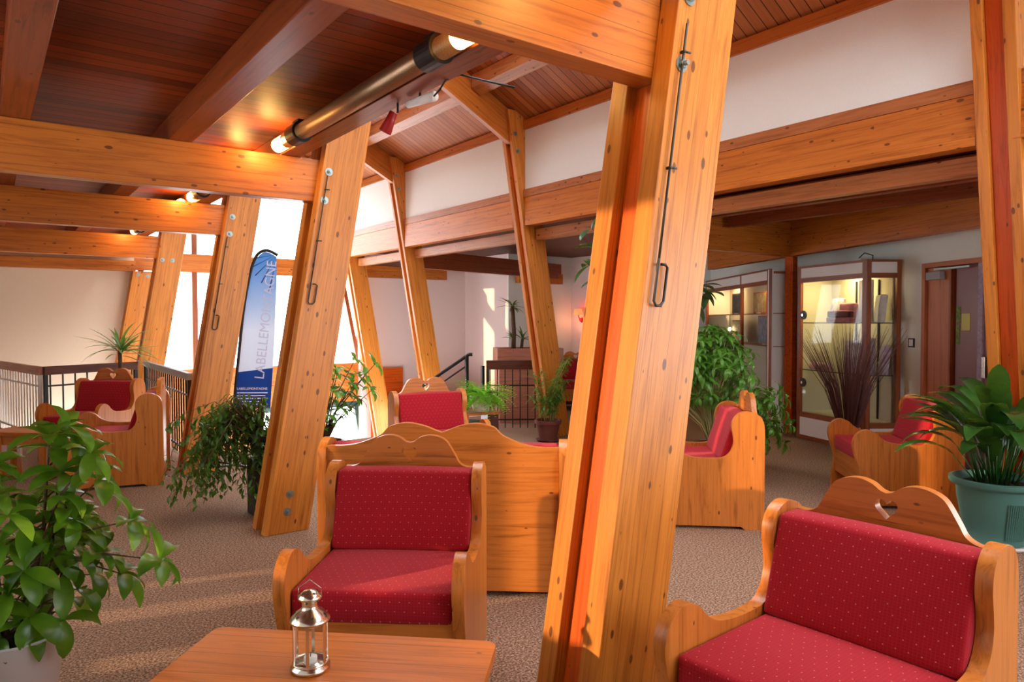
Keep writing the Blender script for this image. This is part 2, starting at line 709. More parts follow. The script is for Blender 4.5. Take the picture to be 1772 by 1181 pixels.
def part_bar(name, p0, p1, w, d, mat, par, y0=0.0):
    """member of a window in the plane y = const: p0, p1 are (x, z)"""
    a, b = Vector((p0[0], 0, p0[1])), Vector((p1[0], 0, p1[1]))
    t = (b - a).normalized()
    n = Vector((-t.z, 0, t.x)) * w / 2
    Y = Vector((0, d, 0))
    s = Vector((0, y0, 0))
    vv = [a - n + s, b - n + s, b - n + Y + s, a - n + Y + s, a + n + s, b + n + s, b + n + Y + s, a + n + Y + s]
    L = par.location
    return hexa(name, [x + Vector(L) for x in vv], t, mat, par, .003, L)


part_bar('transom', (1.95, 2.435), (5.9, 2.435), .30, .14, M['beam'], w1)
part_bar('sill', (1.95, .40), (5.9, .40), .54, .14, M['beam'], w1)
part_bar('head', (1.95, 3.72), (5.75, 3.72), .12, .14, M['edge'], w1)
for x in (2.05, 2.85, 3.62):
    part_bar('mullion', (x, .67), (x, 2.285), .085, .10, M['frame'], w1, .02)
    part_bar('mullion', (x, 2.585), (x, 3.66), .085, .10, M['frame'], w1, .02)
part_bar('jamb', (5.78, .67), (5.46, 2.285), .07, .10, M['frame'], w1, .02)
part_bar('jamb', (5.98, .67), (5.68, 2.285), .10, .12, M['edge'], w1, .0)
part_bar('jamb', (5.44, 2.585), (5.22, 3.66), .08, .10, M['frame'], w1, .02)
obj('pane', [(1.95, .08, .67), (5.75, .08, .67), (5.45, .08, 2.285), (1.95, .08, 2.285)], [(0, 1, 2, 3)], M['pane'], w1)
obj('pane', [(1.95, .08, 2.585), (5.42, .08, 2.585), (5.22, .08, 3.66), (1.95, .08, 3.66)], [(0, 1, 2, 3)], M['pane'], w1)
w2 = struct(empty('window_2', (0, EY, 0)))
part_bar('frame', (3.9, -.11), (5.72, -.11), .09, .10, M['green'], w2)
part_bar('frame', (5.70, -.10), (5.98, -1.8), .09, .10, M['green'], w2)
part_bar('frame', (3.9, -1.8), (5.98, -1.8), .09, .10, M['green'], w2)
part_bar('mullion', (5.05, -.15), (5.12, -1.75), .07, .08, M['edge'], w2, .01)
obj('pane', [(3.9, .06, -1.75), (5.93, .06, -1.75), (5.66, .06, -.15), (3.9, .06, -.15)], [(0, 1, 2, 3)], M['pane'], w2)
struct(box('wall_below_window', 1.95, 3.9, EY, EY + .12, T0, .13, M['beam']))
struct(box('wall_plinth', 3.9, 6.0, EY, EY + .12, T0, -1.84, M['beam']))
struct(box('wall_spandrel', 3.9, 6.0, EY + .01, EY + .12, -.065, .13, M['beam']))

struct(box('trim_corner', 5.95, 6.6, EY - .20, EY - .115, T0, .55, M['edge']))

# ------------------------------------------------------------------ unseen left wall, open slots shaped to place the sun patches
X0, X1 = -1.75, -1.6
wl = [(X0, X1, -5, 13.5, 0, .45), (X0, X1, -5, 13.5, 2.70, 2.83), (X0, X1, 2.5, 3.6, .45, 1.10), (X0, X1, 2.98, 3.6, 1.30, 2.70), (X0, X1, 2.98, 3.12, 1.10, 1.30)]
for ya, yb in ((-5, 2.5), (3.6, 3.92), (4.12, 4.5), (4.72, 4.95), (5.08, 13.5)):
    wl.append((X0, X1, ya, yb, .45, 2.70))
multi('wall_left_sun_slots', wl, M['white'])
# unseen wall added behind the camera to limit light on the foreground
multi('wall_front_light_mask', [(-1.75, 6.2, -4.3, -4.2, 0, .9), (-1.75, 6.2, -4.3, -4.2, 2.25, 2.83)] + [(a, b, -4.3, -4.2, .9, 2.25) for a, b in ((-1.75, 2.5), (4.3, 4.6))], M['white'])


# ------------------------------------------------------------------ timber posts
LEAN = .1713
bolt_proto = []


def bolt(par, ploc, p, nrm=(0, -1, 0), r=.028):
    p = Vector(p) - Vector(ploc)
    n = Vector(nrm).normalized()
    b = MB()
    b.tube([p, p + n * .004], r, 20)
    w = b.build('washer', M['steel'], par, False)
    b = MB()
    b.tube([p + n * .004, p + n * .018], r * .58, 6)
    b.tube([p + n * .018, p + n * .032], r * .34, 10)
    b.build('bolt', M['steel'], w)
    return w


def make_post(name, label, x0, y0, lean, w, a, core, z0, z1, core_top=None, rec=.045, mirror=False, bolts=(), gap=None, group='leaning timber posts'):
    """two planks with a recessed core between; x0 is the left edge at z = 0, planks follow y"""
    loc = (x0 + w / 2 + lean * z0, y0 + a + core / 2, z0)
    t = thing(name, label, 'post', loc, 0, group)
    ax = Vector((lean, 0, 1))

    def piece(nm, xa, xb, ya, yb, za, zb, mat):
        vv = [(x0 + xa + lean * za, ya, za), (x0 + xb + lean * za, ya, za), (x0 + xb + lean * za, yb, za), (x0 + xa + lean * za, yb, za),
              (x0 + xa + lean * zb, ya, zb), (x0 + xb + lean * zb, ya, zb), (x0 + xb + lean * zb, yb, zb), (x0 + xa + lean * zb, yb, zb)]
        return hexa(nm, vv, ax, mat, t, .005, loc)
    p = piece('plank', 0, w, y0, y0 + a, z0, z1, M['post'])
    piece('plank', 0, w, y0 + a + core, y0 + 2 * a + core, z0, z1, M['post'])
    if gap:
        piece('core', rec, w - rec, y0 + a, y0 + a + core, z0, gap[0], M['edge'])
        piece('core', rec, w - rec, y0 + a, y0 + a + core, gap[1], z1, M['edge'])
    else:
        piece('core', rec, w - rec, y0 + a, y0 + a + core, z0, core_top or z1, M['edge'])
    for (fx, z) in bolts:
        bolt(t, loc, (x0 + fx * w + lean * z, y0, z))
    return t, loc


P = [(1.640, 'foreground timber post with a hooked pull rod'), (4.831, 'timber post with a pull rod behind the middle sofa'),
     (7.275, 'timber post between the banner and the left railing'), (10.498, 'dim timber post in front of the tall window'), (12.40, 'short orange post against the cream wall')]
A_, CORE = .085, .115
PX = 1.511
PW = .3116
posts = []
for i, (y, lab) in enumerate(P):
    z0 = 0 if i < 3 else T0
    if i == 4:
        t, l = make_post('timber_post', 'orange leaning timber post at the end of the cream wall', PX, 12.36, LEAN, PW, .07, .09, T0, 2.255,
                         bolts=((.25, 2.20), (.7, 2.18)))
    else:
        x1 = roof_z(PX + LEAN * 5.2) + .02
        bl = {0: ((.16, 2.36), (.16, 2.60)), 1: ((.16, 2.325), (.16, 2.53), (.42, .27), (.42, .15)), 2: ((.2, 2.33), (.2, 2.5)), 3: ((.2, 2.3), (.6, 2.3))}[i]
        labs = ['big leaning timber post in the foreground centre beside the red armchairs', 'leaning timber post behind the middle armchair with a pull rod and bolts',
                'leaning timber post between the blue banner and the left sofas', 'dim leaning timber post before the tall window at far left']
        t, l = make_post('timber_post', labs[i], PX, y, LEAN, PW, A_, CORE if i < 3 else .1, z0, x1 - .12, gap=(2.323, 2.627), bolts=bl)
    posts.append((t, l, y))


def pull_rod(post, zt, zb, fx=.13):
    t, loc, y = post
    L = Vector(loc)

    def at(z, dx=0, dy=-.014):
        return Vector((PX + fx * PW + LEAN * z + dx, y + dy, z)) - L
    b = MB()
    zm = zt - .62 * (zt - zb)
    b.tube([at(zt), at(zm), at(zb)], .0045, 8)
    for z in (zt - .1, zm):
        b.tube([at(z, 0, -.002), at(z, 0, -.02)], .006, 6)
        b.tube([at(z, 0, -.016), at(z, .03, -.018)], .004, 6)
    r = b.build('pull_rod', M['cord'], t, True)
    b = MB()
    b.tube([at(zb), at(zb - .02), at(zb - .045, .0), at(zb - .045 - .1, 0), at(zb - .16, .012), at(zb - .16, .035), at(zb - .145, .048), at(zb - .03, .048), at(zb - .02, .035), at(zb - .02, .015)], .005, 8)
    b.build('hook', M['cord'], r, True)


pull_rod(posts[0], 2.50, 1.68)
pull_rod(posts[1], 2.50, 1.75)
pull_rod(posts[2], 2.30, 1.55)

# row on the right, leaning the other way
QX, QL, QW = 5.694, -.1673, .3128
qs = [(1.676, 'leaning timber post at the right edge behind the teal pot'), (5.22, 'leaning timber post hidden behind the big foreground post'), (6.79, 'leaning timber post with the brown plant pot at its foot'),
      (9.806, 'slim leaning timber post behind the pale heart armchair'), (11.877, 'leaning timber post at the right jamb of the tall window')]
for i, (y, lab) in enumerate(qs):
    z1 = 3.98 if i != 1 else 2.6
    make_post('timber_post', lab, QX, y, QL, QW, *((.07, .11) if i == 0 else (.055, .085)), 0 if i < 3 else T0, z1, core_top=3.57 if i != 1 else None, bolts=((.2, 3.5), (.75, 3.42), (.2, 3.7)) if i > 1 else ())

# ------------------------------------------------------------------ tie beams, purlins, rafters
BZ, BT = 2.325, 2.625
blabs = ['nearest tie beam running into the big foreground post', 'second tie beam crossing at upper left to the post with a pull rod',
         'third tie beam behind the second one at left', 'dark fourth tie beam at left', 'thin light beam along the top of the cream wall']
for i, y in enumerate((1.640, 4.831, 7.275, 10.498)):
    ya = y + A_ + .004
    yb = y + A_ + (CORE if i < 3 else .1) - .004
    xe = PX + LEAN * BZ + .05
    vv = [(-1.59, ya, BZ), (xe, ya, BZ), (xe, yb, BZ), (-1.59, yb, BZ)]
    t = hexa('tie_beam', vv + [(a, b, BT) for a, b, c in vv], (1, 0, 0), M['beam'])
    tag(t, blabs[i], 'beam', 'tie beams')
vv = [(-1.59, EY - .14, 2.26), (1.95, EY - .14, 2.26), (1.95, EY - .005, 2.26), (-1.59, EY - .005, 2.26)]
tag(hexa('tie_beam', vv + [(a, b, 2.42) for a, b, c in vv], (1, 0, 0), M['beam']), blabs[4], 'beam', 'tie beams')
plabs = ['dark purlin at the far upper left corner', 'dark purlin crossing the low ceiling at upper left', 'dark purlin with a glossy underside over the middle of the low ceiling', 'dark purlin beside the tube lamp at the ceiling edge']
for x, lab in zip((-.60, .175, 1.04, 1.755), plabs):
    tag(bar('purlin', (x, -4.9, BT + .001), (x, 12.55, BT + .001), .14, .147, M['purlin']), lab, 'purlin', 'purlins of the low ceiling')

# rafters in the planes of the right hand posts
for y, lab in ((1.70, 'rafter above the right edge post'), (6.79, 'sloping rafter on top of the post with the plant pot at its foot'), (9.806, 'sloping rafter on top of the slim post'), (11.877, 'sloping rafter at the window end')):
    ya, yb = y + .058, y + .137
    vv = []
    for zo in (-.40, -.01):
        vv += [(1.9, ya, roof_z(1.9) + zo), (5.12, ya, roof_z(5.12) + zo), (5.12, yb, roof_z(5.12) + zo), (1.9, yb, roof_z(1.9) + zo)]
    tag(hexa('rafter', vv, (1, 0, -.53), M['beam']), lab, 'rafter', 'rafters under the sloping roof')
for k, (x, lab) in enumerate(((4.60, 'pale roof purlin just above the white band'), (3.75, 'second pale roof purlin up the slope'), (2.9, 'third roof purlin up the slope'))):
    for j, (ya, yb, wh) in enumerate(((1.9, 6.83, 'over the near bay'), (6.94, 9.85, 'over the middle bay'), (9.96, 11.92, 'over the far bay'))):
        vv = []
        z = roof_z(x)
        for zo in (-.16, -.01):
            vv += [(x - .06, ya, z + zo + .032), (x + .06, ya, z + zo - .032), (x + .06, yb, z + zo - .032), (x - .06, yb, z + zo + .032)]
        tag(hexa('roof_purlin', vv, (0, 1, 0), M['pale']), lab + ' ' + wh, 'purlin', 'purlins of the sloping roof')
# clerestory beam and the purlin under it
for ya, yb, lab in ((-4.9, 1.72, 'out at the right'), (1.93, 6.76, 'in the near bay'), (7.0, 9.78, 'in the middle bay'), (10.0, 11.85, 'in the far bay')):
    vv = [(CLX - .03, ya, 2.614), (CLX + .11, ya, 2.614), (CLX + .11, yb, 2.614), (CLX - .03, yb, 2.614)]
    tag(hexa('wall_beam', vv + [(a, b, 2.954) for a, b, c in vv], (0, 1, 0), M['beam']), 'deep timber beam under the white band ' + lab, 'beam', 'beams under the white band')
    tag(bar('rail_beam', (CLX + .19, ya, 2.455), (CLX + .19, yb, 2.455), .10, .13, M['pale']), 'pinkish narrow beam below the deep beam ' + lab, 'beam', 'narrow beams below the deep beams')
for x, lab in ((6.2, 'dark ceiling joist nearest the white band'), (7.0, 'dark ceiling joist over the glass cabinet')):
    tag(bar('joist', (x, 5.168 - (8.365 - x) * 2.068 + .16, 2.55), (x, 5.1, 2.55), .10, .20, M['purlin']), lab, 'joist')
# beams along the facets of the aisle
V = (8.365, 5.168)
FZ = 2.288
tag(bar('facet_beam', (5.63, 5.30, FZ), (V[0], V[1] + .02, FZ), .11, .45, M['beam']), 'cross beam from the hidden post to the slim upright by the cabinets', 'beam')
tag(bar('facet_beam', (V[0], V[1], FZ), (5.9, .07, FZ), .11, .45, M['beam']), 'beam above the right glass cabinet and the door', 'beam')
tag(bar('facet_beam', (V[0] + .03, V[1] + .06, FZ), (9.5, 7.3, FZ), .11, .45, M['beam']), 'beam above the left glass cabinet', 'beam')
tag(bar('facet_beam', (5.5, 9.92, FZ + .02), (9.35, 10.9, FZ + .02), .11, .29, M['purlin']), 'dark cross beam at the back from the slim post to the far wall', 'beam')
tag(box('facet_beam', 5.8, 7.6, EY - .24, EY - .12, 2.30, 2.52, M['beam']), 'orange beam along the top of the blush far wall', 'beam')
tag(box('facet_beam', 8.28, 9.38, 10.82, 10.95, 2.2, 2.4, M['beam']), 'short orange beam on the recess wall', 'beam')
tag(box('upright', V[0] - .055, V[0] + .055, V[1] - .055, V[1] + .055, 0, FZ - .002, M['edge'], bevel=.004), 'slim square timber upright between the two glass cabinets', 'post')

# ------------------------------------------------------------------ tube lamps under the ceiling
tube_first = None
for k, (ya, yb, lab) in enumerate(((-1.0, 1.45, 'tube uplight above the nearest beam'), (2.3, 4.8, 'long perforated tube lamp with two black collars beside the dark purlin'),
                                   (5.4, 7.25, 'tube lamp between the second and third beams'), (7.6, 10.4, 'tube lamp between the third and fourth beams'))):
    t = thing('tube_lamp', lab, 'lamp', (1.61, (ya + yb) / 2, 2.645), 0, 'tube lamps along the post row')
    h = (yb - ya) / 2
    b = MB()
    b.tube([(0, -h + .22, 0), (0, h - .22, 0)], .05, 24)
    b.build('tube', M['tube'], t, True)
    for s in (-1, 1):
        b = MB()
        yy = s * (h - .42)
        b.tube([(0, yy - .07, 0), (0, yy + .07, 0)], .066, 24)
        b.box(-.02, .02, yy - .05, yy + .05, .05, .08)
        b.build('collar', M['black'], t, False)
        b = MB()
        b.tube([(0, s * (h - .22), 0), (0, s * (h - .04), 0)], .046, 20)
        b.build('lamp_end', M['lamp'], t, True)
        ld = bpy.data.lights.new('tube_light', 'POINT')
        ld.energy = 4.5
        ld.color = (1, .58, .16)
        ld.shadow_soft_size = .05
        lo = bpy.data.objects.new('tube_light', ld)
        COL.objects.link(lo)
        lo.location = (1.54, (ya + yb) / 2 + s * (h - .05), 2.64)

# little spotlights clipped under the purlin
sp = thing('spotlight', 'small red clip-on spotlight under the purlin edge', 'spotlight', (1.79, 3.40, 2.625))
b = MB()
b.lathe([(.0, 0), (.022, 0), (.026, -.05), (.034, -.11), (.034, -.115), (.0, -.10)], 16, (0, 0, -.05))
o = b.build('shade', M['red'], sp, True)
o.rotation_euler = (.5, .25, 0)
b = MB()
b.tube([(0, 0, 0), (0, 0, -.05)], .006, 8)
b.build('stem', M['black'], sp)
sp = thing('spotlight', 'small white clip-on spotlight with a loose black cable', 'spotlight', (1.80, 3.18, 2.625))
b = MB()
b.tube([(.0, .12, -.03), (.0, -.14, -.05)], [.018, .026], 14)
b.build('shade', M['panel'], sp, True)
b = MB()
b.tube([(0, 0, 0), (0, 0, -.04)], .006, 8)
b.build('stem', M['black'], sp)
b = MB()
b.tube([(.0, -.14, -.05), (0, -.2, -.03), (.0, -.25, .0), (.05, -.3, .02), (.1, -.42, -.03), (.15, -.6, -.10)], .005, 6)
b.build('cable', M['black'], sp, True)


# ------------------------------------------------------------------ heart-back armchairs
def side_profile(D=.81):
    k = D / .81
    up = [(.03, 0, 1), (.035, .12), (.05, .28), (.025, .38), (.002, .48), (.012, .545), (.05, .592), (.105, .61), (.165, .59), (.215, .545), (.28, .513), (.37, .50), (.46, .498), (.53, .505),
          (.575, .54), (.600, .60), (.598, .655), (.588, .71), (.594, .765), (.622, .806), (.668, .828), (.715, .828), (.765, .808), (.797, .77), (.81, .70), (.81, .55), (.81, .2), (.81, 0, 1)]
    lp = smooth_loop(up, 5)
    lp += [(.68, 0), (.65, .022), (.17, .022), (.14, 0)]
    return [(a * k, b) for a, b in lp]


def heart(cz, s):
    pts = []
    for i in range(28):
        t = 2 * PI * i / 28
        x = 16 * math.sin(t) ** 3
        y = 13 * math.cos(t) - 5 * math.cos(2 * t) - 2 * math.cos(3 * t) - math.cos(4 * t)
        pts.append((x * s / 16, cz + (y + 2) * s / 15))
    return pts[::-1]


def cushion(name, x0, x1, y0, y1, z0, z1, mat, par, shear=0.0, r=.022, puff=.012):
    """soft box: rounded, slightly crowned; shear leans the top back"""
    nx, ny, nz = 10, 5, 6
    bm = bmesh.new()
    bmesh.ops.create_cube(bm, size=1)
    bmesh.ops.subdivide_edges(bm, edges=bm.edges[:], cuts=7, use_grid_fill=True)
    for q in bm.verts:
        x, y, z = q.co * 2
        f = (1 - x * x) * (1 - z * z) if abs(y) > .98 else (1 - x * x) * (1 - y * y) if abs(z) > .98 else (1 - y * y) * (1 - z * z)
        n = Vector((0, math.copysign(1, y), 0)) if abs(y) > .98 else Vector((0, 0, math.copysign(1, z))) if abs(z) > .98 else Vector((math.copysign(1, x), 0, 0)) * .3
        q.co = Vector(((x0 + x1) / 2 + x * (x1 - x0) / 2, (y0 + y1) / 2 + y * (y1 - y0) / 2, (z0 + z1) / 2 + z * (z1 - z0) / 2)) + n * f * puff
        q.co.y += shear * (q.co.z - z0)
    me = bpy.data.meshes.new(name)
    bm.to_mesh(me)
    bm.free()
    me.materials.append(mat)
    me.polygons.foreach_set('use_smooth', [True] * len(me.polygons))
    o = bpy.data.objects.new(name, me)
    COL.objects.link(o)
    o.parent = par
    b = o.modifiers.new('bevel', 'BEVEL')
    b.width = r
    b.segments = 4
    b.limit_method = 'ANGLE'
    b.angle_limit = math.radians(50)
    return o


def make_seat(name, label, cat, W, crest, loc, rz, group, holes=True):
    t = thing(name, label, cat, loc, rz, group)
    pt = .045
    w = W / 2
    lp = side_profile()
    for s in (-1, 1):
        m = Matrix(((0, 0, 1, s * (w - pt / 2)), (1, 0, 0, 0), (0, 1, 0, 0), (0, 0, 0, 1)))
        profile('side_panel', [lp], pt, M['pine'], t, .009, m)
    wi = w - pt - .001
    half, zt, zv, xl, zb, fl = crest
    pts = [(-wi, .03, 1), (-wi, zb, 1), (-half - .03, zb)]
    lobe = [(-half + .004, zb + .018), (-half + .025, zb + (zt - zb) * .38), (-xl - .075 * (half / .235), zb + (zt - zb) * .80), (-xl - .035, zt - .006), (-xl + .01, zt), (-xl + .05, zt - .010), (-.02, zv + .006)]
    if half > .4:
        lobe = [(-half + .06, zb + .016), (-half + .17, zb + (zt - zb) * .48), (-xl - .09, zt - .020), (-xl, zt), (-xl + .09, zt - .014), (-.035, zv + .012)]
    pts += lobe + [(0, zv, 1)] + [(-a, b) for a, b in lobe[::-1]] + [(half + .03, zb), (wi, zb, 1), (wi, .03, 1)]
    outer = smooth_loop(pts, 5)
    m = Matrix(((1, 0, 0, 0), (0, 0, -1, .765), (0, 1, 0, 0), (0, 0, 0, 1)))
    loops = [outer] + ([heart(zv - .055, .036)] if holes else [])
    profile('back_panel', loops, .036, M['pinex'], t, .006, m)
    box('front_rail', -wi, wi, .055, .09, .16, .375, M['pinex'], t, .004)
    box('seat_board', -wi, wi, .09, .74, .33, .352, M['pinex'], t)
    cushion('seat_cushion', -wi + .003, wi - .003, .05, .60, .354, .475, M['fabric'], t, 0, .02, .010)
    cushion('back_cushion', -wi + .003, wi - .003, .512, .625, .478, .80, M['fabric'], t, .33, .026, .010)
    return t


CR = (.235, .94, .905, .098, .795, 0)
G = 'red pine armchairs with heart cut-outs'
c1 = make_seat('armchair', 'red armchair facing the camera behind the lantern table', 'armchair', .70, CR, (1.09, 2.33, 0), -.707, G)
dup(c1, (1.60, 1.07, 0), -1.525, 'red armchair nearest at lower right, turned to the left', G)
dup(c1, (3.99, 3.68, 0), -2.32, 'red armchair seen from its pine side by the green bush', G)
make_seat('armchair', 'straight-backed red armchair in front of the brown twigs and glass cabinet', 'armchair', .70, (.2, .81, .805, .098, .80, 0), (5.68, 3.06, 0), -2.36, None, False)
dup(c1, (.68, 8.62, 0), -.74, 'dark shaded armchair against the left railing', G)
dup(c1, (.60, 7.50, 0), -1.85, 'shaded armchair at left seen from its side panel', G)
dup(c1, (3.17, 5.05, 0), -.2, 'pale pine armchair facing us beyond the middle sofa', G)
dup(c1, (7.62, 8.5, 0), -.75, 'dark red armchair far back past the planter', G)
dup(c1, (5.95, 6.05, 0), -2.0, 'armchair half hidden behind the big foreground post', G)
make_seat('sofa', 'wide pine sofa seen from behind, between the armchair and the big post', 'sofa', 1.34, (.50, .925, .875, .19, .80, 0), (2.461, 3.82, 0), 2.423, None, False)


# ------------------------------------------------------------------ coffee tables and lantern
def make_table(label, loc, rz, L, Wd, H):
    t = thing('coffee_table', label, 'table', loc, rz, 'pine coffee tables')
    r = .035
    lp = []
    for cx, cy, a0 in ((L / 2 - r, Wd / 2 - r, 0), (-L / 2 + r, Wd / 2 - r, 90), (-L / 2 + r, -Wd / 2 + r, 180), (L / 2 - r, -Wd / 2 + r, 270)):
        for k in range(6):
            a = math.radians(a0 + 18 * k)
            lp.append((cx + r * math.cos(a), cy + r * math.sin(a)))
    m = Matrix.Translation((0, 0, H - .0175))
    profile('table_top', [lp], .035, M['table'], t, .012, m)
    for sx in (-1, 1):
        for sy in (-1, 1):
            x, y = sx * (L / 2 - .09), sy * (Wd / 2 - .09)
            box('leg', x - .035, x + .035, y - .035, y + .035, 0, H - .035, M['pine'], t, .006)
    for sy in (-1, 1):
        y = sy * (Wd / 2 - .08)
        box('apron', -L / 2 + .125, L / 2 - .125, y - .012, y + .012, H - .13, H - .035, M['pinex'], t)
    for sx in (-1, 1):
        x = sx * (L / 2 - .08)
        box('apron', x - .012, x + .012, -Wd / 2 + .125, Wd / 2 - .125, H - .13, H - .035, M['pinex'], t)
    return t


TH = .46
make_table('glossy pine coffee table in the foreground with a lantern on it', (.735, 1.90, 0), math.atan2(-.647, .674), .935, .60, TH)
make_table('low pine table by the shaded armchairs at left', (.34, 8.0, 0), -.74, .62, .36, .46)

ln = thing('lantern', 'silver metal lantern with star holes and a tealight on the foreground table', 'lantern', (.745, 1.975, TH))
b = MB()
b.lathe([(.0, 0), (.052, 0), (.056, .004), (.056, .012), (.050, .016), (.050, .020), (.0, .020)], 36)
b.build('base', M['chrome'], ln, True)
b = MB()
b.lathe([(.045, .148), (.057, .144), (.057, .149), (.050, .158), (.038, .170), (.026, .178), (.022, .184), (.023, .198), (.028, .206), (.034, .208), (.034, .213), (.028, .222), (.016, .230), (.0, .233)], 36)
dome = b.build('dome', M['chrome'], ln, True)
for k in range(6):
    a = k * PI / 3
    b = MB()
    c, s = math.cos(a), math.sin(a)
    rr = .048
    b.add([(rr * c - .0045 * s, rr * s + .0045 * c, .018), (rr * c + .0045 * s, rr * s - .0045 * c, .018), ((rr + .003) * c + .0045 * s, (rr + .003) * s - .0045 * c, .018), ((rr + .003) * c - .0045 * s, (rr + .003) * s + .0045 * c, .018),
           (rr * c - .0045 * s, rr * s + .0045 * c, .148), (rr * c + .0045 * s, rr * s - .0045 * c, .148), ((rr + .003) * c + .0045 * s, (rr + .003) * s - .0045 * c, .148), ((rr + .003) * c - .0045 * s, (rr + .003) * s + .0045 * c, .148)], CUBE_F)
    b.build('upright', M['chrome'], ln)
b = MB()
b.lathe([(.046, .020), (.046, .146)], 36)
b.f = [f for f in b.f if len(f) == 4]
b.build('glass', M['glass'], ln, True)
for z, r0 in ((.024, .0495), (.142, .0495)):
    b = MB()
    pts = [(r0 * math.cos(2 * PI * k / 36), r0 * math.sin(2 * PI * k / 36), z) for k in range(37)]
    b.tube(pts, .003, 6)
    b.build('rim', M['chrome'], ln, True)


def star(par, p, n, s):
    p, n = Vector(p), Vector(n).normalized()
    u = n.cross(Vector((0, 0, 1))).normalized()
    w = u.cross(n) * -1
    vv = []
    for i in range(10):
        a = PI / 2 + i * PI / 5
        q = s if i % 2 == 0 else s * .42
        vv.append(p + u * q * math.cos(a) + w * q * math.sin(a))
    k = [x + n * .0012 for x in vv]
    vv = [x - n * .002 for x in vv] + k
    obj('star_hole', vv, [tuple(range(10)), tuple(range(19, 9, -1))] + [(i, (i + 1) % 10, 10 + (i + 1) % 10, 10 + i) for i in range(10)], M['black'], par)


for k in range(6):
    a = k * PI / 3 + .3
    star(dome, (.0445 * math.cos(a), .0445 * math.sin(a), .1645), (math.cos(a) * .75, math.sin(a) * .75, .8), .0048)
for k in range(4):
    a = k * PI / 2 + .2
    star(dome, (.022 * math.cos(a), .022 * math.sin(a), .2265), (math.cos(a) * .5, math.sin(a) * .5, .9), .0048)
    star(dome, (.0245 * math.cos(a + .6), .0245 * math.sin(a + .6), .200), (math.cos(a + .6), math.sin(a + .6), -.3), .004)
b = MB()
e = Vector((math.cos(-.64), math.sin(-.64), 0))
b.tube([e * -.034 + Vector((0, 0, .21)), e * -.033 + Vector((0, 0, .238)), Vector((0, 0, .262)), e * .033 + Vector((0, 0, .238)), e * .034 + Vector((0, 0, .21))], .0012, 6)
b.build('handle', M['chrome'], ln)
tl = thing('tealight', 'white tealight candle inside the silver lantern', 'candle', (.745, 1.975, TH + .0205))
b = MB()
b.lathe([(.0, 0), (.019, 0), (.019, .016), (.0, .016)], 24)
b.build('cup', M['wax'], tl, True)
b = MB()
b.tube([(0, 0, .016), (.001, 0, .026)], .001, 6)
b.build('wick', M['black'], tl)


# ------------------------------------------------------------------ plants
def pot(t, prof, mat, soil_r, soil_z, saucer=None, smat=None, z=0.0):
    b = MB()
    b.lathe([(r, h + z) for r, h in prof], 40)
    p = b.build('pot', mat, t, True)
    md = p.modifiers.new('edge', 'EDGE_SPLIT')
    md.split_angle = math.radians(45)
    b = MB()
    b.lathe([(.0, soil_z + z), (soil_r, soil_z + z), (soil_r, soil_z + z - .03), (0, soil_z + z - .03)], 28)
    b.build('soil', M['soil'], t)
    if saucer:
        b = MB()
        b.lathe(saucer, 40)
        b.build('saucer', smat or mat, t, True)


def potprof(rb, rt, h, lip=.02, wall_=.008):
    return [(0, 0), (rb, 0), (rb + (rt - rb) * .86, h - .05), (rt - .004, h - .05), (rt + lip * .4, h - .045), (rt + lip * .5, h), (rt - wall_, h), (rb + (rt - rb) * .8 - wall_, h - .07), (0, h - .07)]


def rnd_dir(el0, el1, az0=0, az1=2 * PI):
    a = R.uniform(az0, az1)
    e = R.uniform(el0, el1)
    return Vector((math.cos(a) * math.cos(e), math.sin(a) * math.cos(e), math.sin(e)))


def whorl(lb, base, axis, n, L, W, droop, spread=.9):
    """rosette of leaves around an axis"""
    axis = Vector(axis).normalized()
    u = axis.cross(Vector((.3, .2, 1))).normalized()
    w = axis.cross(u)
    a0 = R.uniform(0, 6.28)
    for k in range(n):
        a = a0 + 2 * PI * k / n + R.uniform(-.25, .25)
        d = (u * math.cos(a) + w * math.sin(a)) * spread + axis * R.uniform(.2, .6)
        l = L * R.uniform(.75, 1.15)
        lb.leaf(base, d, Vector((0, 0, 1)) + axis * .5, l, W * l / L, droop * R.uniform(.6, 1.4), .12, 5)


# foreground umbrella plant in a white pot
t = thing('potted_plant', 'leafy green plant in a white pot at the lower left corner', 'plant', (.08, 3.12, 0))
pot(t, [(0, 0), (.11, 0), (.15, .33), (.155, .335), (.148, .34), (.14, .335), (.13, .28), (0, .28)], M['whitepot'], .13, .30)
lb, sb = MB(), MB()
stems = []
for k, (dx, dy, top) in enumerate(((.07, .03, .98), (-.04, .07, .85), (.05, -.02, 1.05), (-.06, .03, .95), (.02, .06, .78), (-.03, -.05, .86), (.08, .02, .70))):
    p0 = Vector((dx * .6, dy * .6, .29))
    p1 = Vector((dx * 1.6, dy * 1.6, top * .6))
    p2 = Vector((dx * 2.2, dy * 2.2, top))
    sb.tube([p0, p1, p2], [.008, .006, .004], 7)
    stems.append((p1, p2))
    for j in range(8):
        f = .05 + .95 * j / 7
        q = p0.lerp(p1, f * 2) if f < .5 else p1.lerp(p2, f * 2 - 1)
        d = rnd_dir(-.05, .5)
        ln_ = R.uniform(.10, .24) * (1.25 - .5 * f)
        e = q + d * ln_
        sb.tube([q, q + d * ln_ * .5 + Vector((0, 0, .02)), e], [.0035, .003, .002], 5)
        whorl(lb, e, d + Vector((0, 0, .3)), R.choice((4, 5, 6)), .145, .058, .8)
    whorl(lb, p2, (0, 0, 1), 6, .155, .06, .6)
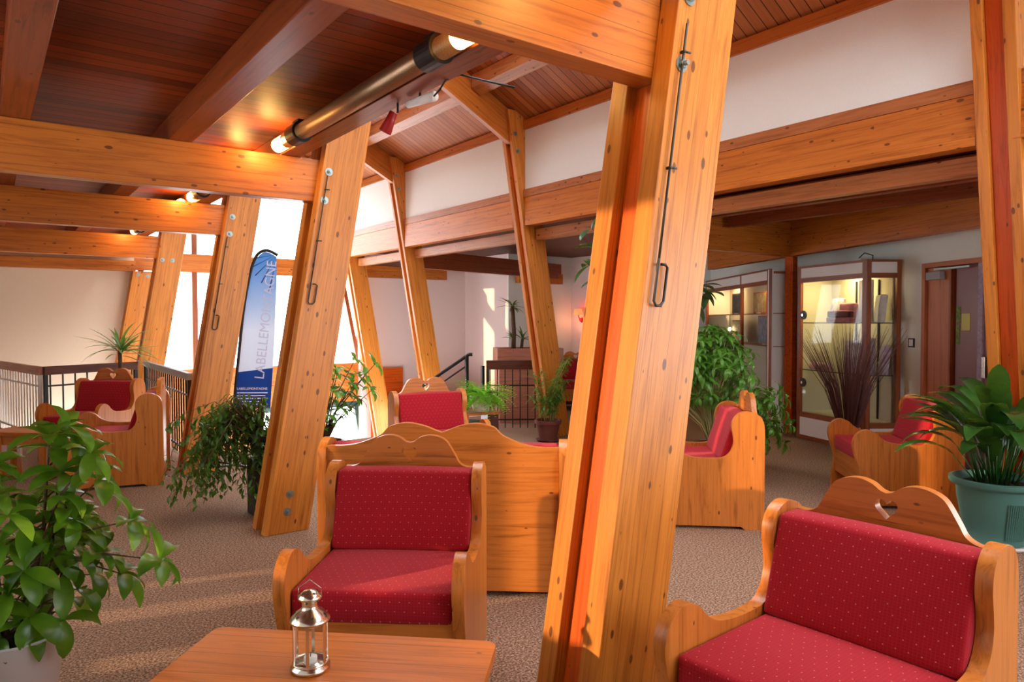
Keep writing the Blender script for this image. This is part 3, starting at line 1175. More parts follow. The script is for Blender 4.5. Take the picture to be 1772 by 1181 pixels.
# the long arching shoots to the right
for (dx, dy, z) in ((.34, -.22, .74), (.42, -.30, .60), (.26, -.10, .88), (.32, -.12, .52), (.22, -.22, 1.0)):
    p0 = Vector((.03, -.01, .5))
    e = Vector((dx, dy, z))
    sb.tube([p0, p0.lerp(e, .5) + Vector((0, 0, .08)), e], [.005, .004, .002], 6)
    whorl(lb, e, Vector((dx, dy, .25)), 6, .15, .058, .9)
    whorl(lb, p0.lerp(e, .55) + Vector((0, 0, .07)), Vector((dx, dy, .6)), 5, .12, .05, .9)
sb.build('stem', M['bark'], t, True)
lb.build('foliage', M['leafA'], t, True)

# weeping fig on a stand beside the second post
t = thing('weeping_fig', 'weeping fig with small dark leaves on a stand beside the second post', 'plant', (1.71, 5.46, 0))
box('stand', -.10, .10, -.10, .10, 0, .42, M['darkpot'], t, .004)
pot(t, potprof(.08, .11, .20), M['darkpot'], .09, .16, None, None, .42)
lb, sb = MB(), MB()
for k in range(88):
    az = R.uniform(0, 2 * PI)
    rr = R.uniform(.05, .30)
    c = Vector((-.25, .12, 0))
    q = Vector((math.cos(az) * rr * 1.15, math.sin(az) * rr, 0)) + c
    ztop = R.uniform(.72, .96) - rr * .25
    p0 = Vector((0, 0, .58))
    p1 = Vector((q.x * .6, q.y * .6, ztop))
    drop = R.uniform(.12, .70)
    p2 = Vector((q.x * 1.05, q.y * 1.05, max(.18, ztop - drop * .55)))
    p3 = Vector((q.x * 1.15, q.y * 1.15, max(.14, ztop - drop)))
    sb.tube([p0, p1, p2, p3], [.004, .003, .0018, .001], 5)
    for j in range(22):
        f = j / 21
        a = p1.lerp(p2, f * 2) if f < .5 else p2.lerp(p3, f * 2 - 1)
        lb.leaf(a + Vector((R.uniform(-.02, .02), R.uniform(-.02, .02), 0)), rnd_dir(-1.2, .1), (0, 0, 1), R.uniform(.05, .075), .024, .4, .1, 3)
sb.build('stem', M['bark'], t, True)
lb.build('foliage', M['leafB'], t, True)

# umbrella tree behind the sofa, right of the second post
t = thing('umbrella_tree', 'umbrella tree with loose whorls of leaves beyond the sofa near the window', 'plant', (2.72, 6.75, 0))
pot(t, potprof(.13, .17, .28), M['terra'], .15, .23)
lb, sb = MB(), MB()
tips = [(-.10, .0, .95), (.10, -.05, 1.0), (.28, -.1, 1.08), (.20, -.2, .85), (.33, -.22, .92), (.05, -.1, .78), (-.12, .05, .70), (-.02, .1, 1.02), (.22, .05, .72), (-.05, -.12, .55), (.42, -.25, 1.03), (.36, -.3, .78), (.02, 0, .45), (.15, .05, .92), (-.05, .05, .85), (.26, -.15, .7), (.12, -.12, .6), (-.14, -.05, .4)]
for (dx, dy, z) in tips:
    p0 = Vector((0, 0, .24))
    e = Vector((dx, dy, z))
    sb.tube([p0, Vector((dx * .25, dy * .25, z * .6)), e], [.010, .007, .003], 7)
    whorl(lb, e, Vector((dx, dy, .35)), 7, .16, .05, .7)
    whorl(lb, Vector((dx * .7, dy * .7, z * .88)), Vector((dx, dy, .5)), 5, .13, .045, .8)
sb.build('stem', M['bark'], t, True)
lb.build('foliage', M['leafC'], t, True)

# spiky plant behind the left chairs
t = thing('spiky_plant', 'spiky long-leaved plant in a pot behind the left armchair', 'plant', (1.33, 9.70, 0))
pot(t, potprof(.10, .13, .24), M['terra'], .11, .2)
lb, sb = MB(), MB()
sb.tube([(0, 0, .2), (.01, 0, .6), (0, .01, 1.12)], [.03, .026, .022], 10)
for k in range(34):
    d = rnd_dir(-.15, 1.25)
    lb.leaf(Vector((0, 0, 1.10 + R.uniform(-.05, .05))), d, (0, 0, 1), R.uniform(.36, .52), .034, R.uniform(.1, .8), .2, 6, 0, .7)
sb.build('stem', M['bark'], t, True)
lb.build('foliage', M['leafG'], t, True)

# fern on a small stand
t = thing('plant_stand', 'small dark wood stand under the bright fern', 'stand', (4.52, 6.60, 0), -.3)
box('top', -.24, .16, -.15, .15, .42, .45, M['pinex'], t, .004)
box('side', .02, .15, -.13, .13, 0, .42, M['dark'], t, .003)
box('leg', -.23, -.20, -.14, -.11, 0, .42, M['pinex'], t)
box('leg', -.23, -.20, .11, .14, 0, .42, M['pinex'], t)
box('shelf', -.20, .02, -.13, .13, .20, .22, M['pinex'], t)
tag(box('storage_box', 4.335, 4.475, 6.565, 6.715, .221, .35, M['teal'], None, .006), 'teal box on the shelf of the fern stand', 'box')
t = thing('potted_fern', 'bright green fern in a white pot on the small stand', 'plant', (4.50, 6.60, .451))
pot(t, potprof(.09, .125, .18), M['panel'], .10, .14, [(0, 0), (.0, 0)], None)
lb = MB()
for k in range(170):
    d = rnd_dir(.05, 1.2)
    p = Vector((d.x * .04, d.y * .04, .15))
    th = 0
    L = R.uniform(.22, .42)
    dd = d.copy()
    for j in range(12):
        dd = (dd + Vector((0, 0, -.13))).normalized()
        p = p + dd * L / 12
        s = dd.cross(Vector((0, 0, 1)))
        if s.length < .05:
            s = Vector((1, 0, 0))
        s.normalize()
        wl_ = .052 * (1 - j / 13)
        for q in (-1, 1):
            lb.leaf(p, s * q + dd * .5, (0, 0, 1), wl_ * 1.25, .026, .3, .0, 2)
lb.build('foliage', M['leafE'], t, False)

# plant in a brown pot at the foot of the right hand post
t = thing('potted_plant', 'airy plant with thin canes in a brown pot on a saucer', 'plant', (5.50, 6.62, 0))
pot(t, potprof(.105, .15, .25, .03), M['terra'], .125, .2, [(0, 0), (.12, 0), (.155, .03), (.145, .03), (.11, .012), (0, .012)], None, .012)
lb, sb = MB(), MB()
for k in range(18):
    a = R.uniform(0, 6.28)
    r1 = R.uniform(.02, .08)
    r2 = R.uniform(.06, .36)
    z = R.uniform(.55, 1.12)
    p0, p1, p2 = Vector((math.cos(a) * r1, math.sin(a) * r1, .2)), Vector((math.cos(a) * r2 * .5, math.sin(a) * r2 * .5, z * .75)), Vector((math.cos(a) * r2, math.sin(a) * r2, z))
    sb.tube([p0, p1, p2], [.005, .004, .002], 6)
    for j in range(16):
        f = .3 + .7 * j / 15
        q = p0.lerp(p1, f * 2) if f < .5 else p1.lerp(p2, f * 2 - 1)
        for _ in range(3):
            lb.leaf(q, rnd_dir(-.6, .6), (0, 0, 1), R.uniform(.06, .12), .018, .6, .1, 3)
sb.build('stem', M['straw'], t, True)
lb.build('foliage', M['leafC'], t, True)

# trailing climber on the balustrade
# tall rubber plant behind the foreground post
t = thing('rubber_plant', 'tall rubber plant whose top leaves show either side of the big post', 'plant', (4.86, 4.62, 0))
pot(t, potprof(.13, .17, .30), M['terra'], .15, .25)
lb, sb = MB(), MB()
sb.tube([(0, 0, .2), (.02, -.02, 1.0), (0, 0, 1.75), (-.05, .03, 2.3)], [.016, .013, .010, .006], 8)
cx, cy = .8, -.6
for (sx, z, n) in ((-.40, 1.98, 3), (-.34, 2.14, 3), (-.38, 2.32, 2), (-.3, 1.85, 2), (.62, 1.78, 4), (.70, 1.72, 4), (.50, 1.86, 3), (.55, 1.66, 2), (.1, 2.2, 4), (-.1, 1.9, 4)):
    e = Vector((cx * sx, cy * sx, z))
    sb.tube([(0, 0, z - .15), e], [.007, .004], 6)
    for _ in range(n):
        lb.leaf(e, Vector((cx * sx, cy * sx, 0)).normalized() * .5 + rnd_dir(-1.1, .6), (0, 0, 1), R.uniform(.19, .27), .082, .4, .15, 6)
sb.build('stem', M['bark'], t, True)
lb.build('foliage', M['leafF'], t, True)

# big bush behind the pine-sided armchair
t = thing('leafy_bush', 'tall light green bushy plant behind the pine-sided armchair', 'plant', (5.42, 4.14, 0))
pot(t, potprof(.15, .20, .32), M['terra'], .17, .27)
lb, sb = MB(), MB()
for k in range(210):
    d = rnd_dir(-.3, 1.4)
    f = R.uniform(.45, 1)
    e = Vector((d.x * .42 * f, d.y * .42 * f, .82 + d.z * .60 * f))
    sb.tube([(0, 0, .28), (e.x * .3, e.y * .3, e.z * .7), e], [.005, .004, .0015], 5)
    whorl(lb, e, d + Vector((0, 0, .2)), 6, .13, .034, 1.1)
for k in range(70):                                     # the lower spray on its right
    e = Vector((.36 + R.uniform(-.22, .22), -.32 + R.uniform(-.2, .2), R.uniform(.28, .82)))
    sb.tube([(0, 0, .28), (e.x * .5, e.y * .5, e.z + .12), e], [.004, .003, .0015], 5)
    whorl(lb, e, (e.x, e.y, .1), 6, .12, .034, 1.1)
sb.build('stem', M['straw'], t, True)
lb.build('foliage', M['leafC'], t, True)

# bundle of brown twigs
t = thing('twig_bundle', 'vase of tall dark brown twigs before the right glass cabinet', 'twigs', (6.80, 3.57, 0))
b = MB()
b.lathe([(0, 0), (.08, 0), (.10, .15), (.09, .36), (.08, .42), (.08, .44), (.07, .44), (.07, .3), (0, .3)], 30)
b.build('vase', M['darkpot'], t, True)
b = MB()
for k in range(170):
    a = R.uniform(0, 6.28)
    s = R.random() ** .7
    lean = .40 * s
    h = R.uniform(.75, 1.12)
    p0 = Vector((math.cos(a) * .06 * s, math.sin(a) * .06 * s, .32))
    p1 = p0 + Vector((math.cos(a) * lean * .45, math.sin(a) * lean * .45, h * .55))
    p2 = p0 + Vector((math.cos(a) * lean * 1.15, math.sin(a) * lean * 1.15, h))
    b.tube([p0, p1, p2], [.0045, .0035, .0012], 4)
b.build('twigs', M['twig'], t)

# aspidistra in a teal tub
t = thing('aspidistra', 'broad-leaved dark green plant in a teal tub at the right edge', 'plant', (5.33, 1.80, 0))
pot(t, [(0, 0), (.17, 0), (.175, .02), (.225, .28), (.23, .36), (.262, .37), (.272, .385), (.272, .41), (.25, .415), (.235, .37), (.2, .33), (0, .33)], M['teal'], .21, .37,
    [(0, 0), (.22, 0), (.245, .03), (.235, .03), (.2, .012), (0, .012)], M['panel'], .014)
b = MB()
for k in range(-5, 6):                                  # ribbed panel on the tub's front
    a = math.radians(232 + k * 3.2)
    b.tube([(.186 * math.cos(a), .186 * math.sin(a), .06), (.232 * math.cos(a), .232 * math.sin(a), .30)], .0055, 5)
b.build('ribs', M['teal'], t)
lb, sb = MB(), MB()
for k in range(64):
    a = R.uniform(0, 6.28)
    r1 = R.uniform(.0, .12)
    lean = R.uniform(.08, .42)
    h = R.uniform(.16, .50)
    p0 = Vector((math.cos(a) * r1, math.sin(a) * r1, .38))
    p1 = p0 + Vector((math.cos(a) * lean * .4, math.sin(a) * lean * .4, h))
    sb.tube([p0, p1], [.005, .004], 5)
    lb.leaf(p1, Vector((math.cos(a) * lean * 1.5, math.sin(a) * lean * 1.5, .45)), Vector((-math.cos(a) * .4, -math.sin(a) * .4, 1)), R.uniform(.34, .48), .125, R.uniform(.4, 1.2), .12, 7)
sb.build('stem', M['leafD'], t, True)
lb.build('foliage', M['leafD'], t, True)

# yucca in the planter
t = thing('planter_box', 'raised wooden planter box with weathered rim behind the balustrade', 'planter', (6.42, 8.2, 0), -.5)
box('body', -.45, .45, -.25, .25, 0, .88, M['pinkwood'], t)
for sx, sy, w_, d_ in ((0, -.27, .96, .04), (0, .27, .96, .04), (-.46, 0, .04, .5), (.46, 0, .04, .5)):
    box('rim', sx - w_ / 2, sx + w_ / 2, sy - d_ / 2, sy + d_ / 2, .86, 1.07, M['pinkwood'], t, .003)
box('soil', -.44, .44, -.25, .25, .88, 1.0, M['soil'], t)
t = thing('yucca', 'bare-stemmed yucca in the raised planter', 'plant', (6.20, 8.25, 1.001))
b = MB()
b.tube([(0, 0, 0), (.01, 0, .3), (-.01, .01, .68)], [.036, .032, .028], 10)
b.tube([(.10, -.05, 0), (.12, -.06, .2)], [.025, .02], 8)
b.build('stem', M['bark'], t, True)
lb = MB()
for k in range(14):
    lb.leaf((-.01, .01, .66), rnd_dir(-.2, .9), (0, 0, 1), R.uniform(.15, .28), .03, .5, .2, 4, 0, .7)
for k in range(16):
    lb.leaf((.12, -.06, .19), rnd_dir(0, 1.3), (0, 0, 1), R.uniform(.15, .25), .03, .4, .2, 4, 0, .7)
for k in range(8):
    lb.leaf((0, 0, .2), rnd_dir(0.2, 1.0, 2.0, 4.4), (0, 0, 1), R.uniform(.12, .2), .025, .4, .2, 4, 0, .7)
lb.build('foliage', M['leafG'], t, True)


# ------------------------------------------------------------------ railings
def railing(label, p, q, rail_mat, bar_mat, n, z0=.02, zt=.95, cap=.10, thick=.05, mids=(.72, .14), group='railings', end_posts=True):
    p, q = Vector((*p, 0)), Vector((*q, 0))
    d = q - p
    L = d.length
    t = thing('railing', label, 'railing', p, math.atan2(d.y, d.x), group)
    box('handrail', 0, L, -thick / 2, thick / 2, zt - cap, zt, rail_mat, t, .004)
    for m_ in mids:
        box('rail', 0, L, -.008, .008, m_ - .01, m_ + .01, bar_mat, t)
    for k in range(n):
        x = (k + .5) * L / n
        box('baluster', x - .007, x + .007, -.007, .007, z0 + .04, zt - cap, bar_mat, t)
    if end_posts:
        for x in (.02, L - .02):
            box('newel', x - .02, x + .02, -.02, .02, 0, zt - cap, bar_mat, t)
    return t


M['bars'] = plain('pale_metal_bars', (.62, .60, .58), .35, .3)
railing('left railing with a weathered handrail and pale bars', (.10, 12.0), (.53, 9.82), M['pinkwood'], M['bars'], 18)
railing('dark-capped railing behind the left armchair', (.56, 9.80), (1.60, 10.27), M['dark'], M['black'], 8)
railing('railing along the post row behind the side-on armchair', (1.72, 10.40), (1.66, 7.62), M['grey'], M['black'], 22, cap=.07)
railing('short balustrade with a dark cap beside the brown pot plant', (5.28, 7.62), (5.92, 7.16), M['dark'], M['black'], 8, cap=.12, mids=(.62, .17))
# stair handrail at the back
t = thing('stair_rail', 'sloping dark metal stair handrail before the blush wall', 'handrail', (5.36, 8.28, 0))
b = MB()
b.tube([(-.75, .6, .30), (0.05, -.05, 1.0)], .024, 10)
b.tube([(0.05, -.05, 1.0), (.09, -.08, 1.0)], .024, 10)
b.build('handrail', M['black'], t)
b = MB()
b.tube([(-.75, .6, .16), (0.02, -.03, .84)], .012, 8)
b.build('lower_rail', M['black'], t)
box('newel', .0, .04, -.06, -.02, 0, .99, M['black'], t)
box('newel', .20, .24, -.16, -.12, 0, .84, M['black'], t)


# ------------------------------------------------------------------ feather banner
def cam_pt(px, py, Z):
    """banner outline helper: a point on the vertical plane it hangs in"""
    X = (px - 886) / 1225.2 * Z
    z = 1.47 - (py - 555.2) / 1225.2 * Z
    return X, z


BZd = 7.15
bx, by = c2w(cam_pt(440, 0, BZd)[0], BZd)
t = thing('feather_banner', 'blue and white feather banner on a black pole by the window', 'banner', (bx, by, 0), -.6425)
bx0 = cam_pt(440, 0, BZd)[0]


def bl(px, py):
    X, z = cam_pt(px, py, BZd)
    return (X - bx0, z)


out = smooth_loop([(*bl(404, 706), 1), bl(412, 640), bl(424, 540), bl(435, 480), bl(443, 453), bl(452, 440), bl(464, 436), (*bl(480, 444), 1), bl(480, 480), bl(478, 520), bl(474, 600), (*bl(466, 706), 1)], 5)


def banner_mat():
    m, nt, p = newmat('printed_banner')
    n = N(nt)
    sep = n.add('ShaderNodeSeparateXYZ')
    n.link(n.coords(), sep.inputs[0])
    x, z = sep.outputs[0], sep.outputs[2]
    zb = bl(440, 640)[1]
    zt = bl(440, 560)[1]
    low = n.math('LESS_THAN', n.math('ADD', z, n.math('MULTIPLY', x, -.12)), zb)
    f = n.add('ShaderNodeMapRange')
    n.link(z, f.inputs[0])
    f.inputs[1].default_value = bl(0, 570)[1]
    f.inputs[2].default_value = bl(0, 455)[1]
    c = n.mix(f.outputs[0], (.80, .86, .95), (.16, .42, .78))
    # dark rays fanning from the upper right
    dx = n.math('SUBTRACT', x, bl(481, 0)[0])
    dz = n.math('SUBTRACT', z, bl(0, 440)[1])
    an = n.math('ARCTAN2', dx, dz)
    ray = n.math('LESS_THAN', n.math('FRACT', n.math('MULTIPLY', an, 3.4)), .13)
    up = n.math('GREATER_THAN', n.math('ADD', z, n.math('MULTIPLY', x, 1.2)), bl(0, 490)[1] + .1)
    c = n.mix(n.math('MULTIPLY', ray, up), c, (.02, .08, .30))
    c = n.mix(low, c, (.015, .10, .42))
    n.link(c, p.inputs['Base Color'])
    p.inputs['Roughness'].default_value = .6
    tr = n.add('ShaderNodeBsdfTranslucent')
    n.link(c, tr.inputs[0])
    mx = n.add('ShaderNodeMixShader')
    mx.inputs[0].default_value = .5
    n.link(p.outputs[0], mx.inputs[1])
    n.link(tr.outputs[0], mx.inputs[2])
    o_ = [q for q in nt.nodes if q.type == 'OUTPUT_MATERIAL'][0]
    n.link(mx.outputs[0], o_.inputs[0])
    return m


mm = Matrix(((1, 0, 0, 0), (0, 0, -1, 0), (0, 1, 0, 0), (0, 0, 0, 1)))
profile('sail', [out], .004, banner_mat(), t, .0005, mm)
pl = [bl(403, 760)] + [bl(403, 706), bl(409, 640), bl(421, 540), bl(432, 480), bl(441, 450), bl(450, 437), bl(464, 433), bl(481, 441)]
b = MB()
b.tube([(a, .01, c) for a, c in smooth_loop([(pl[0][0], .03)] + pl[1:], 4)], .016, 8)
b.build('pole', M['black'], t, True)
b = MB()
px0 = pl[0][0]
for s in (-1, 1):
    b.tube([(px0 - .3 * s, .01 - .2, .012), (px0 + .3 * s, .01 + .2, .012)], .011, 6)
b.build('foot', M['black'], t)


def text(body, size, name, mat, par, loc, rot, width=None):
    cu = bpy.data.curves.new(name + '_c', 'FONT')
    cu.body = body
    cu.size = size
    cu.extrude = .0008
    cu.align_x = 'LEFT'
    co = bpy.data.objects.new(name + '_c', cu)
    COL.objects.link(co)
    dg = bpy.context.evaluated_depsgraph_get()
    me = bpy.data.meshes.new_from_object(co.evaluated_get(dg))
    bpy.data.objects.remove(co)
    bpy.data.curves.remove(cu)
    me.materials.clear()
    me.materials.append(mat)
    if width:
        me.transform(Matrix.Diagonal((width / max(q.co.x for q in me.vertices), 1, 1, 1)))
    o = bpy.data.objects.new(name, me)
    COL.objects.link(o)
    o.parent = par
    o.location = loc
    o.rotation_euler = rot
    return o


M['print'] = plain('white_print', (.85, .85, .90), .6)
M['printgrey'] = plain('lilac_print', (.62, .62, .78), .6)
a, c = bl(447, 660)
text('LABELLEMONTAGNE', .14, 'lettering', M['printgrey'], t, (a + .05, -.006, c + .02), (PI / 2, -PI / 2 + .12, 0), 1.20)
text('LABELLEMONTAGNE', .034, 'lettering', M['print'], t, (bl(408, 0)[0] + .004, -.006, bl(0, 674)[1]), (PI / 2, 0, 0), .31)
b = MB()
for k in range(5):
    zz = bl(0, 680 + k * 5)[1]
    b.box(bl(409, 0)[0], bl(462 - 4 * (k % 2), 0)[0], -.006, -.004, zz, zz + .008)
b.build('print_lines', M['print'], t)

# ------------------------------------------------------------------ glass cabinets
M['cabback'] = plain('cabinet_lining', (.55, .53, .42), .8)
M['mauve'] = plain('mauve_door', (.24, .12, .12), .35)
cabbase = Vector((7.704, 3.836, 0))
CORN = Vector(c2w(3.885, 7.76)).to_3d()
LFT = Vector(c2w(3.56, 8.84)).to_3d()
RGT = Vector(c2w(4.27, 7.77)).to_3d()
BK = Vector(c2w(4.12, 9.0)).to_3d()
cb = thing('display_cabinet', 'right glass display cabinet with fabrics and cushions', 'cabinet', LFT)
CH = 2.13


def vbox(name, p, q, z0, z1, t, mat, par, off=0.0):
    """upright slab from p to q (ground points), thickness t to the right-hand (inner) side"""
    p, q = Vector(p), Vector(q)
    d = (q - p).normalized()
    n = Vector((-d.y, d.x, 0))
    a, b_ = p + n * off, q + n * off
    vv = [a, b_, b_ + n * t, a + n * t]
    L = Vector(par.location)
    return hexa(name, [Vector((w.x, w.y, z0)) for w in vv] + [Vector((w.x, w.y, z1)) for w in vv], (0, 0, 1) if z1 - z0 > (q - p).length else d, mat, par, .002, L)


def ft(p, q, t):
    return Vector(p) + (Vector(q) - Vector(p)) * t


def cabinet_face(par, p, q, edge0=.05, edge1=.05, z_low=.33, ztop=CH, side=1, glass=True, door_trim=False):
    L = (q - p).length
    e0, e1 = edge0 / L, edge1 / L
    T = .04 * side
    vbox('stile', p, ft(p, q, e0), 0, ztop, T, M['frame'], par)
    vbox('stile', ft(p, q, 1 - e1), q, 0, ztop, T, M['frame'], par)
    pa, qa = ft(p, q, e0), ft(p, q, 1 - e1)
    vbox('plinth', pa, qa, 0, .05, T, M['frame'], par)
    vbox('panel', pa, qa, .05, z_low - .06, T * .7, M['panel'], par)
    vbox('rail', pa, qa, z_low - .06, z_low, T, M['frame'], par)
    vbox('rail', pa, qa, ztop - .20, ztop - .145, T, M['frame'], par)
    vbox('panel', pa, qa, ztop - .145, ztop - .025, T * .7, M['panel'], par)
    vbox('rail', pa, qa, ztop - .025, ztop, T, M['frame'], par)
    if glass:
        vbox('glass_door', pa, qa, z_low, ztop - .20, .006 * side, M['glass'], par, .015 * side)


cabinet_face(cb, LFT, CORN, .06, .07, side=1)
cabinet_face(cb, CORN, RGT, .05, .05, side=1)
BKR = Vector(c2w(4.24, 7.9)).to_3d()
BKL = Vector(c2w(4.07, 9.05)).to_3d()
vbox('back', BKL, BKR, 0.0, CH - .03, .02, M['cabback'], cb)
vbox('side', ft(LFT, BKL, .06), BKL, 0.0, CH - .03, -.02, M['cabback'], cb)
inner = [LFT + (BKL - LFT) * .1, CORN + Vector((.035, .05, 0)), RGT + Vector((-.06, .05, 0)), BKR + Vector((-.02, 0, 0)), BKL + Vector((-.02, -.03, 0))]


def slab(name, pts, z0, z1, mat, par):
    L = Vector(par.location)
    n = len(pts)
    vv = [Vector((p.x, p.y, z0)) - L for p in pts] + [Vector((p.x, p.y, z1)) - L for p in pts]
    return obj(name, vv, [tuple(range(n)), tuple(range(2 * n - 1, n - 1, -1))] + [(i, (i + 1) % n, n + (i + 1) % n, n + i) for i in range(n)], mat, par)


slab('base_board', inner, .30, .325, M['cabback'], cb)
slab('top_board', inner, CH - .06, CH - .03, M['frame'], cb)
SH = (.86, 1.44)
for z in SH:
    slab('shelf', inner, z - .008, z, M['glass'], cb)
    L = Vector(cb.location)
    vbox('shelf_edge', inner[0], inner[1], z - .012, z, .01, M['black'], cb)
    vbox('shelf_edge', inner[1], inner[2], z - .012, z, .01, M['black'], cb)
for f in (.45, .8):
    p = ft(BKL, BKR, f)
    vbox('bracket_rail', p, ft(BKL, BKR, f + .02), .33, CH - .2, -.015, M['black'], cb)
for z in (.70, 1.53):                                   # round black locks on the glass door
    p = ft(LFT, CORN, .11) - Vector(cb.location)
    d = (CORN - LFT).normalized()
    nn = Vector((d.y, -d.x, 0))
    b = MB()
    b.tube([p + nn * .002 + Vector((0, 0, z)), p + nn * .016 + Vector((0, 0, z))], .055, 28)
    k = b.build('door_stop', M['black'], cb, False)
    b = MB()
    b.tube([p + nn * .016 + Vector((0, 0, z)), p + nn * .03 + Vector((0, 0, z))], .018, 16)
    b.build('knob', M['chrome'], k, False)
ld = bpy.data.lights.new('cabinet_light', 'AREA')
ld.energy = 11
ld.size = .25
ld.color = (1, .76, .34)
lo = bpy.data.objects.new('cabinet_light', ld)
COL.objects.link(lo)
lo.location = tuple(ft(LFT, RGT, .5) + Vector((.1, .1, CH - .075)))
b = MB()
pp = ft(LFT, CORN, .9) - Vector(cb.location) + Vector((.08, .05, CH))
b.tube([pp, pp + Vector((0, 0, .03))], .025, 12)
b.build('junction', M['panel'], cb)
b = MB()
b.tube([pp + Vector((0, 0, .03)), pp + Vector((.05, -.04, .09)), pp + Vector((.12, -.1, .06)), pp + Vector((.15, -.08, .0))], .006, 6)
b.build('cable', M['black'], cb, True)

# goods in the cabinet
M['print1'] = plain('printed_cotton', (.62, .60, .66), .9, noise=.45, nscale=26)
M['print2'] = plain('pale_linen', (.66, .66, .62), .9, noise=.2, nscale=18)
M['pink'] = plain('pink_cloth', (.50, .20, .24), .9, noise=.3, nscale=30)
M['plum'] = plain('plum_cloth', (.14, .045, .06), .9)
M['lilac'] = plain('lilac_cloth', (.50, .46, .62), .9, noise=.4, nscale=30)
M['blush'] = plain('pale_pink_cloth', (.66, .42, .44), .9)
fd = (CORN - LFT).normalized()
AZ = math.atan2(fd.y, fd.x)
inw = Vector((-fd.y, fd.x, 0))


def incab(u, v, z):
    p = LFT + fd * u + inw * v
    return (p.x, p.y, z)


def good(name, label, cat, u, v, z, w, d, h, mat, tilt=0.0, soft=True, rz=0.0, group='goods in the right cabinet'):
    o = empty(name, incab(u, v, z + .002), AZ + rz)
    tag(o, label, cat, group)
    if soft:
        k = cushion('body', -w / 2, w / 2, -d / 2, d / 2, 0, h, mat, o, tilt, min(d, h, w) * .3, .01)
    else:
        k = box('body', -w / 2, w / 2, -d / 2, d / 2, 0, h, mat, o, .004)
    return o


good('printed_fabric', 'printed fabric panel leaning on the top shelf at left', 'fabric', .42, .19, SH[1], .20, .03, .28, M['print1'], .25, True)
good('folded_cloth', 'folded pink cloth at the back of the top shelf', 'cloth', .62, .23, SH[1], .22, .10, .22, M['pink'], 0)
good('folded_cloth', 'folded plum cloth in front on the top shelf', 'cloth', .62, .10, SH[1] + .06, .34, .08, .07, M['plum'], 0)
good('folded_cloth', 'red striped cloth lowest on the top shelf', 'cloth', .62, .11, SH[1], .38, .09, .055, M['pink'], 0)
good('hanging_fabric', 'tall pale printed fabric hanging at the top of the cabinet', 'fabric', .86, .24, SH[1], .20, .03, .48, M['print2'], 0)
good('cushion', 'pale square cushion on the top shelf by the right glass', 'cushion', 1.05, .24, SH[1], .26, .08, .30, M['print2'], .1, True, -.6)
good('folded_cloth', 'pale pink folded cloth on the lower shelf at left', 'cloth', .28, .12, SH[0], .26, .12, .08, M['blush'], 0)
good('fabric_roll', 'white printed fabric standing on the lower shelf', 'fabric', .74, .20, SH[0], .32, .04, .36, M['print1'], .1)
good('fabric_roll', 'lilac fabric standing at the corner of the lower shelf', 'fabric', .97, .20, SH[0], .10, .06, .40, M['lilac'], .0)
good('cushion', 'lilac printed cushion on the lower shelf by the right glass', 'cushion', 1.07, .28, SH[0], .24, .07, .32, M['lilac'], .1, True, -.6)

# left cabinet
cl = Vector(c2w(3.305, 9.12)).to_3d()
cf = Vector(c2w(3.275, 12.0)).to_3d()
cb2 = thing('display_cabinet', 'left glass display cabinet with framed pictures behind the bush', 'cabinet', cf)
mid = ft(cf, cl, .62)
cabinet_face(cb2, cf, mid, .06, .03, side=1)
cabinet_face(cb2, mid, cl, .03, .07, side=1)
cr = Vector(c2w(3.72, 9.3)).to_3d()
crb = Vector(c2w(3.72, 12.0)).to_3d()
vbox('side', cl, ft(cl, cr, .98), 0, CH - .01, .02, M['panel'], cb2)
vbox('back', ft(crb, cf, .08), ft(cr, cl, .08), 0, CH - .05, .02, M['cabback'], cb2)
vbox('side', cf, crb, 0, CH - .01, -.02, M['panel'], cb2)
fd2 = (cl - cf).normalized()
in2 = Vector((-fd2.y, fd2.x, 0))
pts = [cf + in2 * .05 + fd2 * .03, cl + in2 * .05 - fd2 * .03, cl + in2 * .34 - fd2 * .03, cf + in2 * .34 + fd2 * .03]
slab('top_board', pts, CH - .06, CH - .03, M['frame'], cb2)
for z in (1.13, 1.56):
    slab('shelf', pts, z - .01, z, M['frame'], cb2)
AZ2 = math.atan2(fd2.y, fd2.x)
M['pic1'] = plain('painted_landscape', (.55, .42, .16), .6, noise=.6, nscale=14)
M['pic2'] = plain('dark_painting', (.10, .11, .10), .6, noise=.6, nscale=18)
M['pic3'] = plain('blue_painting', (.20, .30, .42), .6, noise=.6, nscale=14)
M['pic4'] = plain('flower_painting', (.55, .50, .30), .6, noise=.7, nscale=30)
Lc = (cl - cf).length
for (u, z, w, h, mat, lab) in ((Lc - .80, 1.56, .50, .30, 'pic1', 'landscape painting on the upper shelf of the left cabinet'), (Lc - .28, 1.56, .36, .30, 'pic2', 'dark painting on the upper shelf next to the landscape'),
                               (Lc - .55, 1.13, .62, .40, 'pic3', 'blue painting in a brown frame on the middle shelf'), (Lc - 1.75, 1.13, .45, .34, 'pic4', 'flower painting at the far end of the middle shelf'),
                               (Lc - 1.75, 1.56, .5, .32, 'pic2', 'dark painting at the far end of the upper shelf')):
    p = cf + fd2 * u + in2 * .17
    o = thing('framed_picture', lab, 'picture', (p.x, p.y, z + .002), AZ2, 'pictures in the left cabinet')
    box('frame', -w / 2, w / 2, 0, .02, 0, h, M['frame'], o, .003)
    box('picture', -w / 2 + .02, w / 2 - .02, -.004, .0, .02, h - .02, M[mat], o)
    box('easel', -.05, .05, -.03, .08, 0, .012, M['panel'], o)
